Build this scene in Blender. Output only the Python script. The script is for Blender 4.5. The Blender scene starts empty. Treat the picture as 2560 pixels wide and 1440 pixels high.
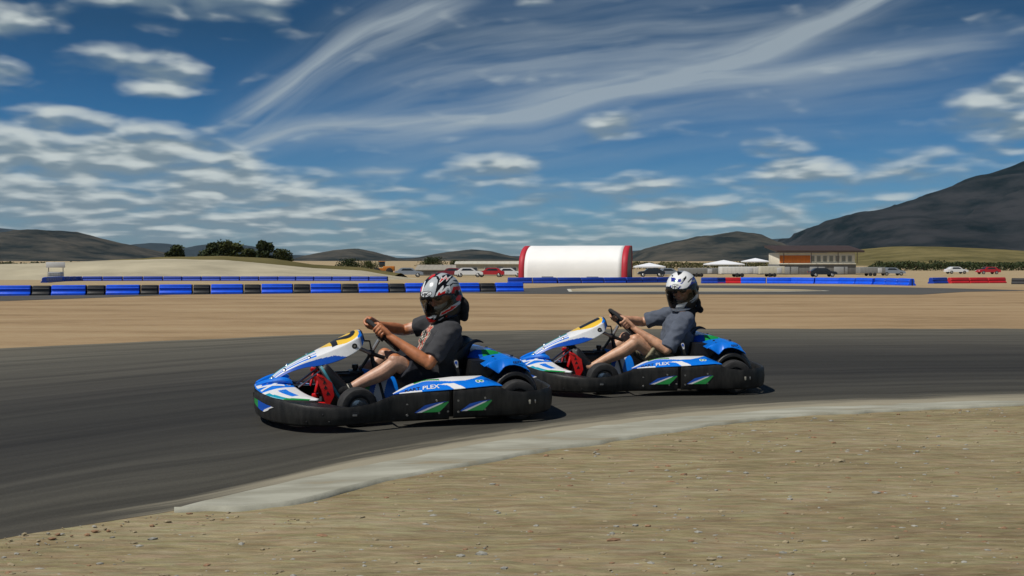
import bpy, bmesh, math, random
from mathutils import Vector, Matrix, noise as mnoise
random.seed(7)
R = math.radians
SC = bpy.context.scene
COL = SC.collection

# ------------------------------------------------------------------ helpers
def node(nt, typ, **kw):
    n = nt.nodes.new(typ)
    for k, v in kw.items():
        if k == 'ins':
            for i, x in v.items():
                n.inputs[i].default_value = x
        else:
            setattr(n, k, v)
    return n

MATS = {}
def mat(name, rgb, rough=.5, metal=0., var=.12, scale=30., bump=0., bscale=None, coat=0., spec=.5, rgb2=None, stretch=None, detail=4., sheen=0.):
    """Principled material whose base colour wanders a little between two tones."""
    if name in MATS:
        return MATS[name]
    m = bpy.data.materials.new(name); m.use_nodes = True
    nt = m.node_tree; nt.nodes.clear()
    out = node(nt, 'ShaderNodeOutputMaterial'); p = node(nt, 'ShaderNodeBsdfPrincipled')
    nt.links.new(p.outputs[0], out.inputs[0])
    p.inputs['Roughness'].default_value = rough; p.inputs['Metallic'].default_value = metal
    p.inputs['Coat Weight'].default_value = coat; p.inputs['Specular IOR Level'].default_value = spec
    p.inputs['Sheen Weight'].default_value = sheen
    tc = node(nt, 'ShaderNodeTexCoord'); src = tc.outputs['Object']
    if stretch:
        mp = node(nt, 'ShaderNodeMapping'); mp.inputs['Scale'].default_value = stretch
        nt.links.new(src, mp.inputs[0]); src = mp.outputs[0]
    nz = node(nt, 'ShaderNodeTexNoise', ins={'Scale': scale, 'Detail': detail, 'Roughness': .6})
    nt.links.new(src, nz.inputs['Vector'])
    rp = node(nt, 'ShaderNodeValToRGB')
    rp.color_ramp.elements[0].position = .3; rp.color_ramp.elements[1].position = .7
    a = [max(0, c * (1 - var)) for c in rgb]; b = rgb2 or [min(1, c * (1 + var)) for c in rgb]
    rp.color_ramp.elements[0].color = (*a, 1); rp.color_ramp.elements[1].color = (*b, 1)
    nt.links.new(nz.outputs[0], rp.inputs[0]); nt.links.new(rp.outputs[0], p.inputs['Base Color'])
    if bump:
        n2 = node(nt, 'ShaderNodeTexNoise', ins={'Scale': bscale or scale * 3, 'Detail': 3.})
        nt.links.new(src, n2.inputs['Vector'])
        bp = node(nt, 'ShaderNodeBump', ins={'Strength': bump, 'Distance': .01})
        nt.links.new(n2.outputs[0], bp.inputs['Height']); nt.links.new(bp.outputs[0], p.inputs['Normal'])
    MATS[name] = m
    return m

def attr_mat(name, rough=.55, bump=.15, bscale=300., sss=0., coat=0., var=.1, vscale=40.):
    """Principled material that takes its base colour from the mesh colour attribute 'Col'."""
    if name in MATS:
        return MATS[name]
    m = bpy.data.materials.new(name); m.use_nodes = True
    nt = m.node_tree; p = nt.nodes['Principled BSDF']
    at = node(nt, 'ShaderNodeAttribute', attribute_name='Col')
    tc = node(nt, 'ShaderNodeTexCoord')
    nz = node(nt, 'ShaderNodeTexNoise', ins={'Scale': vscale, 'Detail': 4.}); nt.links.new(tc.outputs['Object'], nz.inputs['Vector'])
    mr = node(nt, 'ShaderNodeMapRange', ins={1: .3, 2: .7, 3: 1 - var, 4: 1 + var}); nt.links.new(nz.outputs[0], mr.inputs[0])
    mx = node(nt, 'ShaderNodeVectorMath', operation='SCALE'); nt.links.new(at.outputs['Color'], mx.inputs[0]); nt.links.new(mr.outputs[0], mx.inputs['Scale'])
    nt.links.new(mx.outputs[0], p.inputs['Base Color'])
    p.inputs['Roughness'].default_value = rough; p.inputs['Coat Weight'].default_value = coat
    p.inputs['Subsurface Weight'].default_value = sss; p.inputs['Subsurface Radius'].default_value = (.008, .004, .002)
    n2 = node(nt, 'ShaderNodeTexNoise', ins={'Scale': bscale, 'Detail': 2.}); nt.links.new(tc.outputs['Object'], n2.inputs['Vector'])
    bp = node(nt, 'ShaderNodeBump', ins={'Strength': bump, 'Distance': .004}); nt.links.new(n2.outputs[0], bp.inputs['Height'])
    nt.links.new(bp.outputs[0], p.inputs['Normal'])
    MATS[name] = m
    return m

def put(name, me, parent=None, mats=(), smooth=True):
    for m in (mats if isinstance(mats, (list, tuple)) else [mats]):
        me.materials.append(m)
    if smooth:
        me.shade_smooth()
    o = bpy.data.objects.new(name, me); COL.objects.link(o)
    if parent:
        o.parent = parent
    return o

def mesh(name, V, Fc, mats, parent=None, smooth=True, fm=None, sharp=None):
    me = bpy.data.meshes.new(name); me.from_pydata([tuple(v) for v in V], [], [tuple(f) for f in Fc]); me.update()
    o = put(name, me, parent, mats, smooth)
    if fm:
        me.polygons.foreach_set('material_index', fm)
    if sharp:
        me.set_sharp_from_angle(angle=R(sharp))
    return o

def tag(o, label=None, cat=None, group=None, kind=None):
    if label: o['label'] = label
    if cat: o['category'] = cat
    if group: o['group'] = group
    if kind: o['kind'] = kind
    return o

def empty(name, loc=(0, 0, 0), rz=0.):
    o = bpy.data.objects.new(name, None); COL.objects.link(o)
    o.location = loc; o.rotation_euler = (0, 0, rz); o.empty_display_size = .2
    return o

def copy_tree(o, parent=None):
    c = o.copy(); COL.objects.link(c)
    if parent: c.parent = parent
    for ch in list(o.children):
        copy_tree(ch, c)
    return c

class MB:
    """Collects closed shapes with a material slot per face."""
    def __init__(s): s.V = []; s.F = []; s.M = []
    def add(s, V, Fc, m=0):
        b = len(s.V); s.V += [Vector(v) for v in V]; s.F += [tuple(i + b for i in f) for f in Fc]
        s.M += (m if isinstance(m, list) else [m] * len(Fc)); return s
    def box(s, c, d, m=0, bev=0., rot=None, seg=2):
        bm = bmesh.new(); bmesh.ops.create_cube(bm, size=1.)
        for v in bm.verts: v.co = Vector((v.co.x * d[0], v.co.y * d[1], v.co.z * d[2]))
        if bev: bmesh.ops.bevel(bm, geom=bm.edges[:], offset=bev, segments=seg, affect='EDGES', profile=.5)
        M = rot or Matrix()
        V = [M @ v.co + Vector(c) for v in bm.verts]; Fc = [[v.index for v in f.verts] for f in bm.faces]
        bm.free(); return s.add(V, Fc, m)
    def tube(s, pts, r, m=0, n=10, cap=True, round_=False):
        V, Fc = tube(pts, r, n, cap, round_); return s.add(V, Fc, m)
    def lathe(s, prof, axis='y', c=(0, 0, 0), n=40, m=0):
        V = []; Fc = []; k = len(prof)
        for i in range(n):
            a = 2 * math.pi * i / n
            for (r, h) in prof:
                p = (r * math.cos(a), h, r * math.sin(a)) if axis == 'y' else (r * math.cos(a), r * math.sin(a), h) if axis == 'z' else (h, r * math.cos(a), r * math.sin(a))
                V.append(Vector(p) + Vector(c))
        for i in range(n):
            j = (i + 1) % n
            for q in range(k - 1):
                Fc.append((i * k + q, i * k + q + 1, j * k + q + 1, j * k + q))
        return s.add(V, Fc, m)
    def prism(s, poly, d, m=0):
        """poly: 3-D points of a flat outline, extruded by vector d."""
        k = len(poly); d = Vector(d); P = [Vector(p) for p in poly]
        V = P + [p + d for p in P]
        Fc = [tuple(range(k))[::-1], tuple(range(k, 2 * k))] + [(i, (i + 1) % k, k + (i + 1) % k, k + i) for i in range(k)]
        return s.add(V, Fc, m)
    def build(s, name, mats, parent=None, smooth=True, sharp=35):
        return mesh(name, s.V, s.F, mats, parent, smooth, s.M, sharp)

def tube(pts, r, n=10, cap=True, round_=False):
    P = [Vector(p) for p in pts]; k = len(P)
    rr = list(r) if isinstance(r, (list, tuple)) else [r] * k
    if round_:
        d0 = (P[0] - P[1]).normalized(); d1 = (P[-1] - P[-2]).normalized(); a = rr[0]; b = rr[-1]
        pre = [P[0] + d0 * a * math.sin(t) for t in (1.45, 1.1, .6)]; post = [P[-1] + d1 * b * math.sin(t) for t in (.6, 1.1, 1.45)]
        P = pre + P + post
        rr = [a * math.cos(t) for t in (1.45, 1.1, .6)] + rr + [b * math.cos(t) for t in (.6, 1.1, 1.45)]
        k = len(P)
    T = []
    for i in range(k):
        a = P[min(i + 1, k - 1)] - P[max(i - 1, 0)]; T.append(a.normalized())
    up = Vector((0, 0, 1)) if abs(T[0].z) < .9 else Vector((1, 0, 0))
    u = T[0].cross(up).normalized(); V = []
    for i in range(k):
        u = (u - T[i] * u.dot(T[i])).normalized(); w = T[i].cross(u)
        for j in range(n):
            a = 2 * math.pi * j / n
            V.append(P[i] + (u * math.cos(a) + w * math.sin(a)) * rr[i])
    Fc = []
    for i in range(k - 1):
        for j in range(n):
            q = (j + 1) % n
            Fc.append((i * n + j, i * n + q, (i + 1) * n + q, (i + 1) * n + j))
    if cap:
        Fc.append(tuple(range(n))[::-1]); Fc.append(tuple((k - 1) * n + j for j in range(n)))
    return V, Fc

def spline(pts, n):
    """Catmull-Rom through points (tuples of any length), n samples, evenly in parameter."""
    k = len(pts); out = []
    for i in range(n):
        t = i / (n - 1) * (k - 1); a = min(int(t), k - 2); f = t - a
        p0, p1, p2, p3 = pts[max(a - 1, 0)], pts[a], pts[a + 1], pts[min(a + 2, k - 1)]
        out.append(tuple(.5 * (2 * q1 + (q2 - q0) * f + (2 * q0 - 5 * q1 + 4 * q2 - q3) * f * f + (3 * q1 - q0 - 3 * q2 + q3) * f ** 3)
                         for q0, q1, q2, q3 in zip(p0, p1, p2, p3)))
    return out

def interp(tab, x):
    if x <= tab[0][0]: return tab[0][1]
    for (a, b), (c, d) in zip(tab, tab[1:]):
        if x <= c:
            f = (x - a) / (c - a) if c > a else 0; f = f * f * (3 - 2 * f) if False else f
            return b + (d - b) * f
    return tab[-1][1]

def inside(p, poly):
    x, y = p; r = False; j = len(poly) - 1
    for i in range(len(poly)):
        xi, yi = poly[i]; xj, yj = poly[j]
        if (yi > y) != (yj > y) and x < (xj - xi) * (y - yi) / (yj - yi) + xi: r = not r
        j = i
    return r

def gridpts(fn, nu, nv, mid=None):
    V = [fn(i / nu, j / nv) for i in range(nu + 1) for j in range(nv + 1)]
    Fc = []; Mt = []
    for i in range(nu):
        for j in range(nv):
            a = i * (nv + 1) + j; Fc.append((a, a + 1, a + nv + 2, a + nv + 1))
            Mt.append(mid((i + .5) / nu, (j + .5) / nv) if mid else 0)
    return V, Fc, Mt

def sheet(name, fn, nu, nv, mats, parent=None, mid=None, thick=.006, off=0., sharp=40):
    off = 0.; thick = min(thick, .004)
    V, Fc, Mt = gridpts(fn, nu, nv, mid)
    o = mesh(name, V, Fc, mats, parent, True, Mt, sharp)
    if thick:
        s = o.modifiers.new('solid', 'SOLIDIFY'); s.thickness = thick; s.offset = off
    return o

def text2d(body, size=1., bold=.0, shear=0.):
    cu = bpy.data.curves.new('t', 'FONT'); cu.body = body; cu.size = size; cu.offset = bold; cu.shear = shear
    cu.resolution_u = 3
    o = bpy.data.objects.new('t', cu); COL.objects.link(o)
    dg = bpy.context.evaluated_depsgraph_get()
    me = bpy.data.meshes.new_from_object(o.evaluated_get(dg))
    bm = bmesh.new(); bm.from_mesh(me); bmesh.ops.triangulate(bm, faces=bm.faces[:])
    for _ in range(3):      # fine enough to follow the panel it is stuck on
        e = [q for q in bm.edges if q.calc_length() > .12 * size]
        if e: bmesh.ops.subdivide_edges(bm, edges=e, cuts=1); bmesh.ops.triangulate(bm, faces=bm.faces[:])
    bm.verts.index_update(); V = [v.co.copy() for v in bm.verts]; Fc = [tuple(v.index for v in f.verts) for f in bm.faces]; bm.free()
    bpy.data.objects.remove(o); bpy.data.meshes.remove(me); bpy.data.curves.remove(cu)
    return V, Fc

def fuse(shapes, voxel, smooth=4):
    """Joins overlapping closed shapes into one continuous skin."""
    V = []; Fc = []
    for v, f in shapes:
        b = len(V); V += [tuple(x) for x in v]; Fc += [tuple(i + b for i in q) for q in f]
    me = bpy.data.meshes.new('f'); me.from_pydata(V, [], Fc); me.update()
    bm = bmesh.new(); bm.from_mesh(me)
    bmesh.ops.recalc_face_normals(bm, faces=bm.faces[:]); bm.to_mesh(me); bm.free()
    o = bpy.data.objects.new('f', me); COL.objects.link(o)
    r = o.modifiers.new('r', 'REMESH'); r.mode = 'VOXEL'; r.voxel_size = voxel
    if smooth:
        s = o.modifiers.new('s', 'SMOOTH'); s.iterations = smooth; s.factor = .5
    dg = bpy.context.evaluated_depsgraph_get()
    out = bpy.data.meshes.new_from_object(o.evaluated_get(dg))
    bpy.data.objects.remove(o); bpy.data.meshes.remove(me)
    return out

def ellip(c, r, rot=None, n=24, k=14):
    V = []; Fc = []; M = rot or Matrix.Identity(3); c = Vector(c)
    for i in range(k + 1):
        t = math.pi * (i + .02) / (k + .04)
        for j in range(n):
            a = 2 * math.pi * j / n
            V.append(c + M @ Vector((r[0] * math.sin(t) * math.cos(a), r[1] * math.sin(t) * math.sin(a), r[2] * math.cos(t))))
    for i in range(k):
        for j in range(n):
            q = (j + 1) % n; Fc.append((i * n + j, (i + 1) * n + j, (i + 1) * n + q, i * n + q))
    Fc.append(tuple(range(n))); Fc.append(tuple(k * n + j for j in range(n))[::-1])
    return V, Fc

def rings(rs, n=32):
    """rs: (centre, half depth x, half width y, tilt) – a closed trunk of stacked ellipses."""
    V = []; Fc = []; k = len(rs)
    for (c, a, b, tl) in rs:
        for j in range(n):
            t = 2 * math.pi * j / n
            ca, sa = math.cos(t), math.sin(t)
            e = .85
            px = a * math.copysign(abs(ca) ** e, ca); py = b * math.copysign(abs(sa) ** e, sa)
            V.append(Vector(c) + Vector((px * math.cos(tl), py, px * math.sin(tl))))
    for i in range(k - 1):
        for j in range(n):
            q = (j + 1) % n; Fc.append((i * n + j, i * n + q, (i + 1) * n + q, (i + 1) * n + j))
    Fc.append(tuple(range(n))[::-1]); Fc.append(tuple((k - 1) * n + j for j in range(n)))
    return V, Fc

def set_col(me, fn):
    ca = me.color_attributes.new('Col', 'FLOAT_COLOR', 'POINT')
    flat = []
    for v in me.vertices:
        c = fn(v.co, v.normal); flat += [c[0], c[1], c[2], 1.]
    ca.data.foreach_set('color', flat)

def mixc(a, b, t):
    t = max(0., min(1., t)); return tuple(x + (y - x) * t for x, y in zip(a, b))

# ------------------------------------------------------------------ camera
FPX = 2489.; EYE = 1.12; HOR = 650.
cam = bpy.data.cameras.new('camera'); cam.lens = 35.; cam.sensor_width = 36.; cam.clip_end = 60000.; cam.clip_start = .1
co = bpy.data.objects.new('camera', cam); COL.objects.link(co)
co.location = (0, 0, EYE); co.rotation_euler = (R(90) - math.atan((720 - HOR) / FPX), 0, 0)
SC.camera = co

def gz(y):
    """Height of the ground: level by the track, then falling gently away to the plain."""
    if y < 34: return 0.
    t = min(y, 165.) - 34.
    return -.0128 * (t - 1.5 * (1 - math.exp(-t / 1.5)))

def X(px, D): return (px - 1280.) / FPX * D
def Z(py, D): return EYE + (HOR - py) / FPX * D

# ------------------------------------------------------------------ light, sky
SUN_EL, SUN_AZ = R(57), R(-121)      # azimuth measured from +Y towards +X (sun on the left, a little towards the camera)
sd = Vector((math.cos(SUN_EL) * math.sin(SUN_AZ), math.cos(SUN_EL) * math.cos(SUN_AZ), math.sin(SUN_EL)))
sun = bpy.data.lights.new('sun', 'SUN'); sun.energy = 4.3; sun.angle = R(.53); sun.color = (1., .945, .86)
so = bpy.data.objects.new('sun', sun); COL.objects.link(so); so.location = (0, 0, 60)
so.rotation_euler = (-sd).to_track_quat('-Z', 'Y').to_euler()

def build_world():
    w = bpy.data.worlds.new('World'); SC.world = w; w.use_nodes = True
    nt = w.node_tree; nt.nodes.clear(); L = nt.links.new
    out = node(nt, 'ShaderNodeOutputWorld'); bg = node(nt, 'ShaderNodeBackground', ins={'Strength': .1}); L(bg.outputs[0], out.inputs[0])
    sky = node(nt, 'ShaderNodeTexSky', sky_type='NISHITA', sun_disc=False, sun_elevation=SUN_EL, sun_rotation=SUN_AZ,
               air_density=1.0, dust_density=.6, ozone_density=2.5, altitude=300.)
    tc = node(nt, 'ShaderNodeTexCoord'); D = tc.outputs['Generated']
    sep = node(nt, 'ShaderNodeSeparateXYZ'); L(D, sep.inputs[0])
    def M(op, a, b=None, c=None, clamp=False):
        n = node(nt, 'ShaderNodeMath', operation=op, use_clamp=clamp)
        for i, v in enumerate((a, b, c)):
            if v is None: continue
            if isinstance(v, (int, float)): n.inputs[i].default_value = v
            else: L(v, n.inputs[i])
        return n.outputs[0]
    def sm(x, a, b):
        n = node(nt, 'ShaderNodeMapRange', interpolation_type='SMOOTHSTEP', ins={1: a, 2: b}); L(x, n.inputs[0]); return n.outputs[0]
    az = M('ARCTAN2', sep.outputs[0], sep.outputs[1]); el = M('ARCSINE', sep.outputs[2])
    def vec(x, y, z=0.):
        n = node(nt, 'ShaderNodeCombineXYZ')
        for i, v in enumerate((x, y, z)):
            if isinstance(v, (int, float)): n.inputs[i].default_value = v
            else: L(v, n.inputs[i])
        return n.outputs[0]
    def noise(v, s, d=4., r=.5, dist=0.):
        n = node(nt, 'ShaderNodeTexNoise', ins={'Scale': s, 'Detail': d, 'Roughness': r, 'Distortion': dist}); L(v, n.inputs['Vector']); return n.outputs[0]
    A = lambda px: math.atan((px - 1280) / FPX)
    E = lambda py: (HOR - py) / FPX * .97
    # --- wispy high cloud: noise drawn out along the wind
    wob = M('MULTIPLY', M('SUBTRACT', noise(vec(M('MULTIPLY', az, 3.), M('MULTIPLY', el, 6.)), 2., 2.), .5), .10)
    def band(pts, width, gain, a0, a1, soft=.12):
        fc = node(nt, 'ShaderNodeFloatCurve'); cv = fc.mapping.curves[0]
        P = [(A(px) + .6, E(py) * 2.) for px, py in pts]        # az+.6 in 0..1.2 ; el doubled
        while len(cv.points) < len(P): cv.points.new(.5, .5)
        for q, (x, y) in zip(cv.points, P): q.location = (x / 1.2, y)
        fc.mapping.update()
        L(M('DIVIDE', M('ADD', az, .6), 1.2), fc.inputs['Value'])
        d = M('SUBTRACT', M('ADD', el, M('MULTIPLY', wob, .22)), M('MULTIPLY', fc.outputs[0], .5))
        g = M('POWER', 2.718, M('MULTIPLY', M('POWER', M('DIVIDE', M('ABSOLUTE', d), width), 1.6), -1.))
        st = noise(vec(M('MULTIPLY', az, 2.2), M('MULTIPLY', d, 26.)), 2.2, 3.4, .52)
        g = M('MULTIPLY', g, sm(st, .22, .72))
        g = M('MULTIPLY', g, M('MULTIPLY', sm(az, A(a0), A(a0) + soft), M('SUBTRACT', 1., sm(az, A(a1) - soft, A(a1)))))
        return M('MULTIPLY', g, gain)
    bands = [
        band([(400, 430), (580, 385), (760, 335), (1000, 315), (1280, 270), (1500, 222), (1900, 130), (2250, 10), (2500, -60)], .012, .82, 480, 2500, .08),
        band([(300, 420), (560, 330), (700, 245), (860, 120), (990, 60), (1250, -20)], .020, .8, 480, 1250, .08),
        band([(900, 330), (1280, 282), (1640, 200), (2000, 185), (2560, 150)], .010, .62, 1200, 2700, .12),
        band([(700, 330), (1000, 210), (1280, 150), (1700, 110), (2560, 60)], .055, .46, 620, 2300, .25),
        band([(700, 390), (1200, 340), (1700, 260), (2560, 200)], .050, .26, 700, 2800, .2),
        band([(820, 440), (900, 432), (1045, 420), (1200, 415)], .003, .8, 850, 1060, .03),
    ]
    cir = bands[0]
    for b in bands[1:]: cir = M('ADD', cir, b)
    # --- heaped low cloud
    dome = M('ADD', sep.outputs[2], .055)
    pl = vec(M('DIVIDE', sep.outputs[0], dome), M('DIVIDE', sep.outputs[1], dome))
    n1 = noise(vec(M('MULTIPLY', az, 8.5), M('MULTIPLY', M('POWER', M('MAXIMUM', el, .001), .62), 19.)), 2.4, 2.6, .46, .2)
    n1b = noise(vec(M('ADD', M('MULTIPLY', az, 8.5), .05), M('ADD', M('MULTIPLY', M('POWER', M('MAXIMUM', el, .001), .62), 19.), .22)), 2.4, 2.6, .46, .2)
    blobs = [  # px, py, rx, ry, weight
        (165, 330, 120, 36, 1.), (330, 352, 75, 32, .9), (40, 375, 120, 34, .8), (200, 400, 350, 76, 1.08), (490, 430, 210, 62, .95), (120, 495, 420, 100, 1.1),
        (560, 480, 270, 74, 1.05), (780, 520, 220, 48, .95), (380, 555, 540, 64, 1.), (420, 15, 270, 46, .9), (600, 50, 110, 28, .7),
        (330, 170, 130, 30, .62), (420, 195, 90, 40, .8), (390, 240, 80, 26, .72), (60, 70, 110, 28, .45), (20, 120, 70, 36, .7), (15, 222, 50, 26, .85),
        (1525, 298, 75, 30, .85), (1545, 330, 60, 16, .55), (1240, 405, 110, 28, .8), (1340, 455, 120, 22, .6), (1590, 455, 170, 32, .66), (1940, 372, 90, 24, .7),
        (2020, 428, 110, 30, 1.), (1980, 442, 120, 20, .8), (1795, 498, 60, 20, .8), (1610, 515, 60, 14, .6), (2500, 300, 120, 60, .75), (2540, 350, 70, 30, .6),
        (2330, 420, 230, 34, .6), (2150, 455, 130, 24, .5), (1690, 575, 80, 22, .62), (1420, 545, 130, 14, .5), (1130, 510, 160, 20, .5), (1130, 570, 160, 16, .5),
        (1960, 550, 80, 16, .6), (2240, 500, 60, 12, .7), (1325, 5, 50, 14, .7), (1935, 505, 220, 40, .36), (900, 470, 240, 50, .34), (640, 600, 520, 44, .55), (1500, 600, 420, 44, .52), (60, 560, 260, 50, .6)]
    def VM(op, a, b=None, c=None):
        n = node(nt, 'ShaderNodeVectorMath', operation=op)
        for i, v in enumerate((a, b, c)):
            if v is None: continue
            if isinstance(v, tuple): n.inputs[i].default_value = v
            else: L(v, n.inputs[i])
        return n.outputs['Value' if op == 'DOT_PRODUCT' else 'Vector']
    P0 = vec(az, el); P1 = vec(az, M('ADD', el, .0075))
    def heap(P):
        acc = None
        for px, py, rx, ry, wt in blobs:
            kx, ky = FPX / rx * .72, FPX / ry * .72
            q = VM('MULTIPLY_ADD', P, (kx, ky, 0.), (-A(px) * kx, -E(py) * ky, 0.))
            g = M('MULTIPLY_ADD', VM('DOT_PRODUCT', q, q), -wt, wt)
            acc = M('MAXIMUM', acc if acc is not None else 0., g)
        return acc
    acc = heap(P0); accb = M('SUBTRACT', acc, heap(P1))
    low = M('MULTIPLY', M('SUBTRACT', 1., sm(el, .015, .14)), .52)
    behind = M('MULTIPLY', sm(M('ABSOLUTE', az), .55, .9), M('SUBTRACT', 1., sm(el, .3, .9)))
    base = M('MAXIMUM', M('MAXIMUM', acc, low), M('MULTIPLY', behind, .5))
    dens = M('ADD', base, M('MULTIPLY', M('SUBTRACT', n1, .5), 1.45))
    n2 = noise(vec(M('MULTIPLY', az, 7.), M('MULTIPLY', el, 24.), 4.), 1.5, 2., .5, .4)
    dens = M('ADD', dens, M('MULTIPLY', M('SUBTRACT', n2, .5), 1.25))
    cum = M('MULTIPLY', sm(dens, .10, 1.08), .95)
    lit = sm(M('ADD', M('SUBTRACT', n1, n1b), M('MULTIPLY', accb, .45)), -.10, .24)
    # --- colours
    hs = node(nt, 'ShaderNodeHueSaturation', ins={'Saturation': 1.12, 'Value': 1.}); L(sky.outputs[0], hs.inputs['Color'])
    tint = node(nt, 'ShaderNodeMix', data_type='RGBA', blend_type='MULTIPLY', ins={0: 1.}); L(hs.outputs[0], tint.inputs[6])
    gr = node(nt, 'ShaderNodeValToRGB'); L(M('MULTIPLY', M('MAXIMUM', el, 0.), 3.), gr.inputs[0])   # clear dry air: deep overhead, pale at the skyline
    e = gr.color_ramp.elements; e[0].position = 0.; e[0].color = SKY_T[0]; e[1].position = .66; e[1].color = SKY_T[3]
    for q_, c_ in ((.15, SKY_T[1]), (.42, SKY_T[2])): m_ = gr.color_ramp.elements.new(q_); m_.color = c_
    L(gr.outputs[0], tint.inputs[7])
    c1 = node(nt, 'ShaderNodeMix', data_type='RGBA'); L(M('MINIMUM', cir, .72), c1.inputs[0]); L(tint.outputs[2], c1.inputs[6]); c1.inputs[7].default_value = CL_CIR
    sh = node(nt, 'ShaderNodeMix', data_type='RGBA'); L(lit, sh.inputs[0]); sh.inputs[6].default_value = CL_DARK; sh.inputs[7].default_value = CL_LIT
    c2 = node(nt, 'ShaderNodeMix', data_type='RGBA'); L(cum, c2.inputs[0]); L(c1.outputs[2], c2.inputs[6]); L(sh.outputs[2], c2.inputs[7])
    L(c2.outputs[2], bg.inputs[0])

SKY_T = ((.33, .50, .74, 1), (.20, .44, .70, 1), (.08, .31, .51, 1), (.065, .215, .315, 1))
CL_CIR = (4.0, 4.6, 4.9, 1); CL_DARK = (1.9, 2.55, 2.95, 1); CL_LIT = (6.0, 6.5, 6.3, 1)
build_world(); SC.world.cycles.sampling_method = 'MANUAL'; SC.world.cycles.sample_map_resolution = 256
SC.view_settings.view_transform = 'Standard'; SC.view_settings.look = 'None'; SC.view_settings.gamma = 1.; SC.view_settings.exposure = 0.
SC.cycles.use_denoising = True
SC.cycles.max_bounces = 6; SC.cycles.transparent_max_bounces = 8; SC.cycles.volume_bounces = 0

# ------------------------------------------------------------------ the setting
def ground_mat():
    m = bpy.data.materials.new('sand'); m.use_nodes = True; nt = m.node_tree; L = nt.links.new; p = nt.nodes['Principled BSDF']
    p.inputs['Roughness'].default_value = .95; p.inputs['Specular IOR Level'].default_value = .15
    g = node(nt, 'ShaderNodeNewGeometry'); mp = node(nt, 'ShaderNodeMapping'); mp.inputs['Scale'].default_value = (.35, 1.5, 1); L(g.outputs['Position'], mp.inputs[0])
    a = node(nt, 'ShaderNodeTexNoise', ins={'Scale': .55, 'Detail': 6., 'Roughness': .6}); L(mp.outputs[0], a.inputs['Vector'])
    b = node(nt, 'ShaderNodeTexNoise', ins={'Scale': 5., 'Detail': 5., 'Roughness': .65}); L(mp.outputs[0], b.inputs['Vector'])
    r1 = node(nt, 'ShaderNodeValToRGB'); e = r1.color_ramp.elements
    e[0].position = .3; e[0].color = (.165, .112, .060, 1); e[1].position = .72; e[1].color = (.37, .285, .172, 1)
    q = e.new(.5); q.color = (.300, .212, .120, 1)
    mx = node(nt, 'ShaderNodeMix', data_type='FLOAT', ins={0: .35}); L(a.outputs[0], mx.inputs[2]); L(b.outputs[0], mx.inputs[3]); L(mx.outputs[0], r1.inputs[0])
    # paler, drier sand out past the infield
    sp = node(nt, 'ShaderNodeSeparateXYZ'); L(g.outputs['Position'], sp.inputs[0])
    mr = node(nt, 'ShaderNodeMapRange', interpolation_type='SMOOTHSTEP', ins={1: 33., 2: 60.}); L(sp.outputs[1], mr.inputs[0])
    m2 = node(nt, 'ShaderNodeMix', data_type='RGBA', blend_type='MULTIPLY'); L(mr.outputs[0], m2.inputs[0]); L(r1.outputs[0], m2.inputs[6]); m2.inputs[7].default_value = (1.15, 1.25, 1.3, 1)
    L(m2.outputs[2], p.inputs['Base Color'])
    bp = node(nt, 'ShaderNodeBump', ins={'Strength': .6, 'Distance': .05}); L(b.outputs[0], bp.inputs['Height']); L(bp.outputs[0], p.inputs['Normal'])
    return m

def gravel_mat():
    m = bpy.data.materials.new('gravel'); m.use_nodes = True; nt = m.node_tree; L = nt.links.new; p = nt.nodes['Principled BSDF']
    p.inputs['Roughness'].default_value = .95; p.inputs['Specular IOR Level'].default_value = .15
    g = node(nt, 'ShaderNodeNewGeometry'); mp = node(nt, 'ShaderNodeMapping'); mp.inputs['Scale'].default_value = (.30, 1.45, 1); mp.inputs['Rotation'].default_value = (0, 0, R(-6)); L(g.outputs['Position'], mp.inputs[0])
    a = node(nt, 'ShaderNodeTexNoise', ins={'Scale': 1.3, 'Detail': 6., 'Roughness': .6}); L(mp.outputs[0], a.inputs['Vector'])
    b = node(nt, 'ShaderNodeTexNoise', ins={'Scale': 16., 'Detail': 6., 'Roughness': .72}); L(mp.outputs[0], b.inputs['Vector'])
    v = node(nt, 'ShaderNodeTexVoronoi', ins={'Scale': 30.}); L(mp.outputs[0], v.inputs['Vector'])
    mx = node(nt, 'ShaderNodeMix', data_type='FLOAT', ins={0: .62}); L(a.outputs[0], mx.inputs[2]); L(b.outputs[0], mx.inputs[3])
    r = node(nt, 'ShaderNodeValToRGB'); e = r.color_ramp.elements; L(mx.outputs[0], r.inputs[0])
    e[0].position = .33; e[0].color = (.140, .106, .056, 1); e[1].position = .68; e[1].color = (.40, .345, .22, 1)
    q = e.new(.5); q.color = (.262, .216, .124, 1)
    hue = node(nt, 'ShaderNodeMix', data_type='RGBA', blend_type='MULTIPLY', ins={0: .1}); L(r.outputs[0], hue.inputs[6]); L(v.outputs['Color'], hue.inputs[7])
    L(hue.outputs[2], p.inputs['Base Color'])
    bp = node(nt, 'ShaderNodeBump', ins={'Strength': .9, 'Distance': .02}); L(b.outputs[0], bp.inputs['Height']); L(bp.outputs[0], p.inputs['Normal'])
    return m

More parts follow.
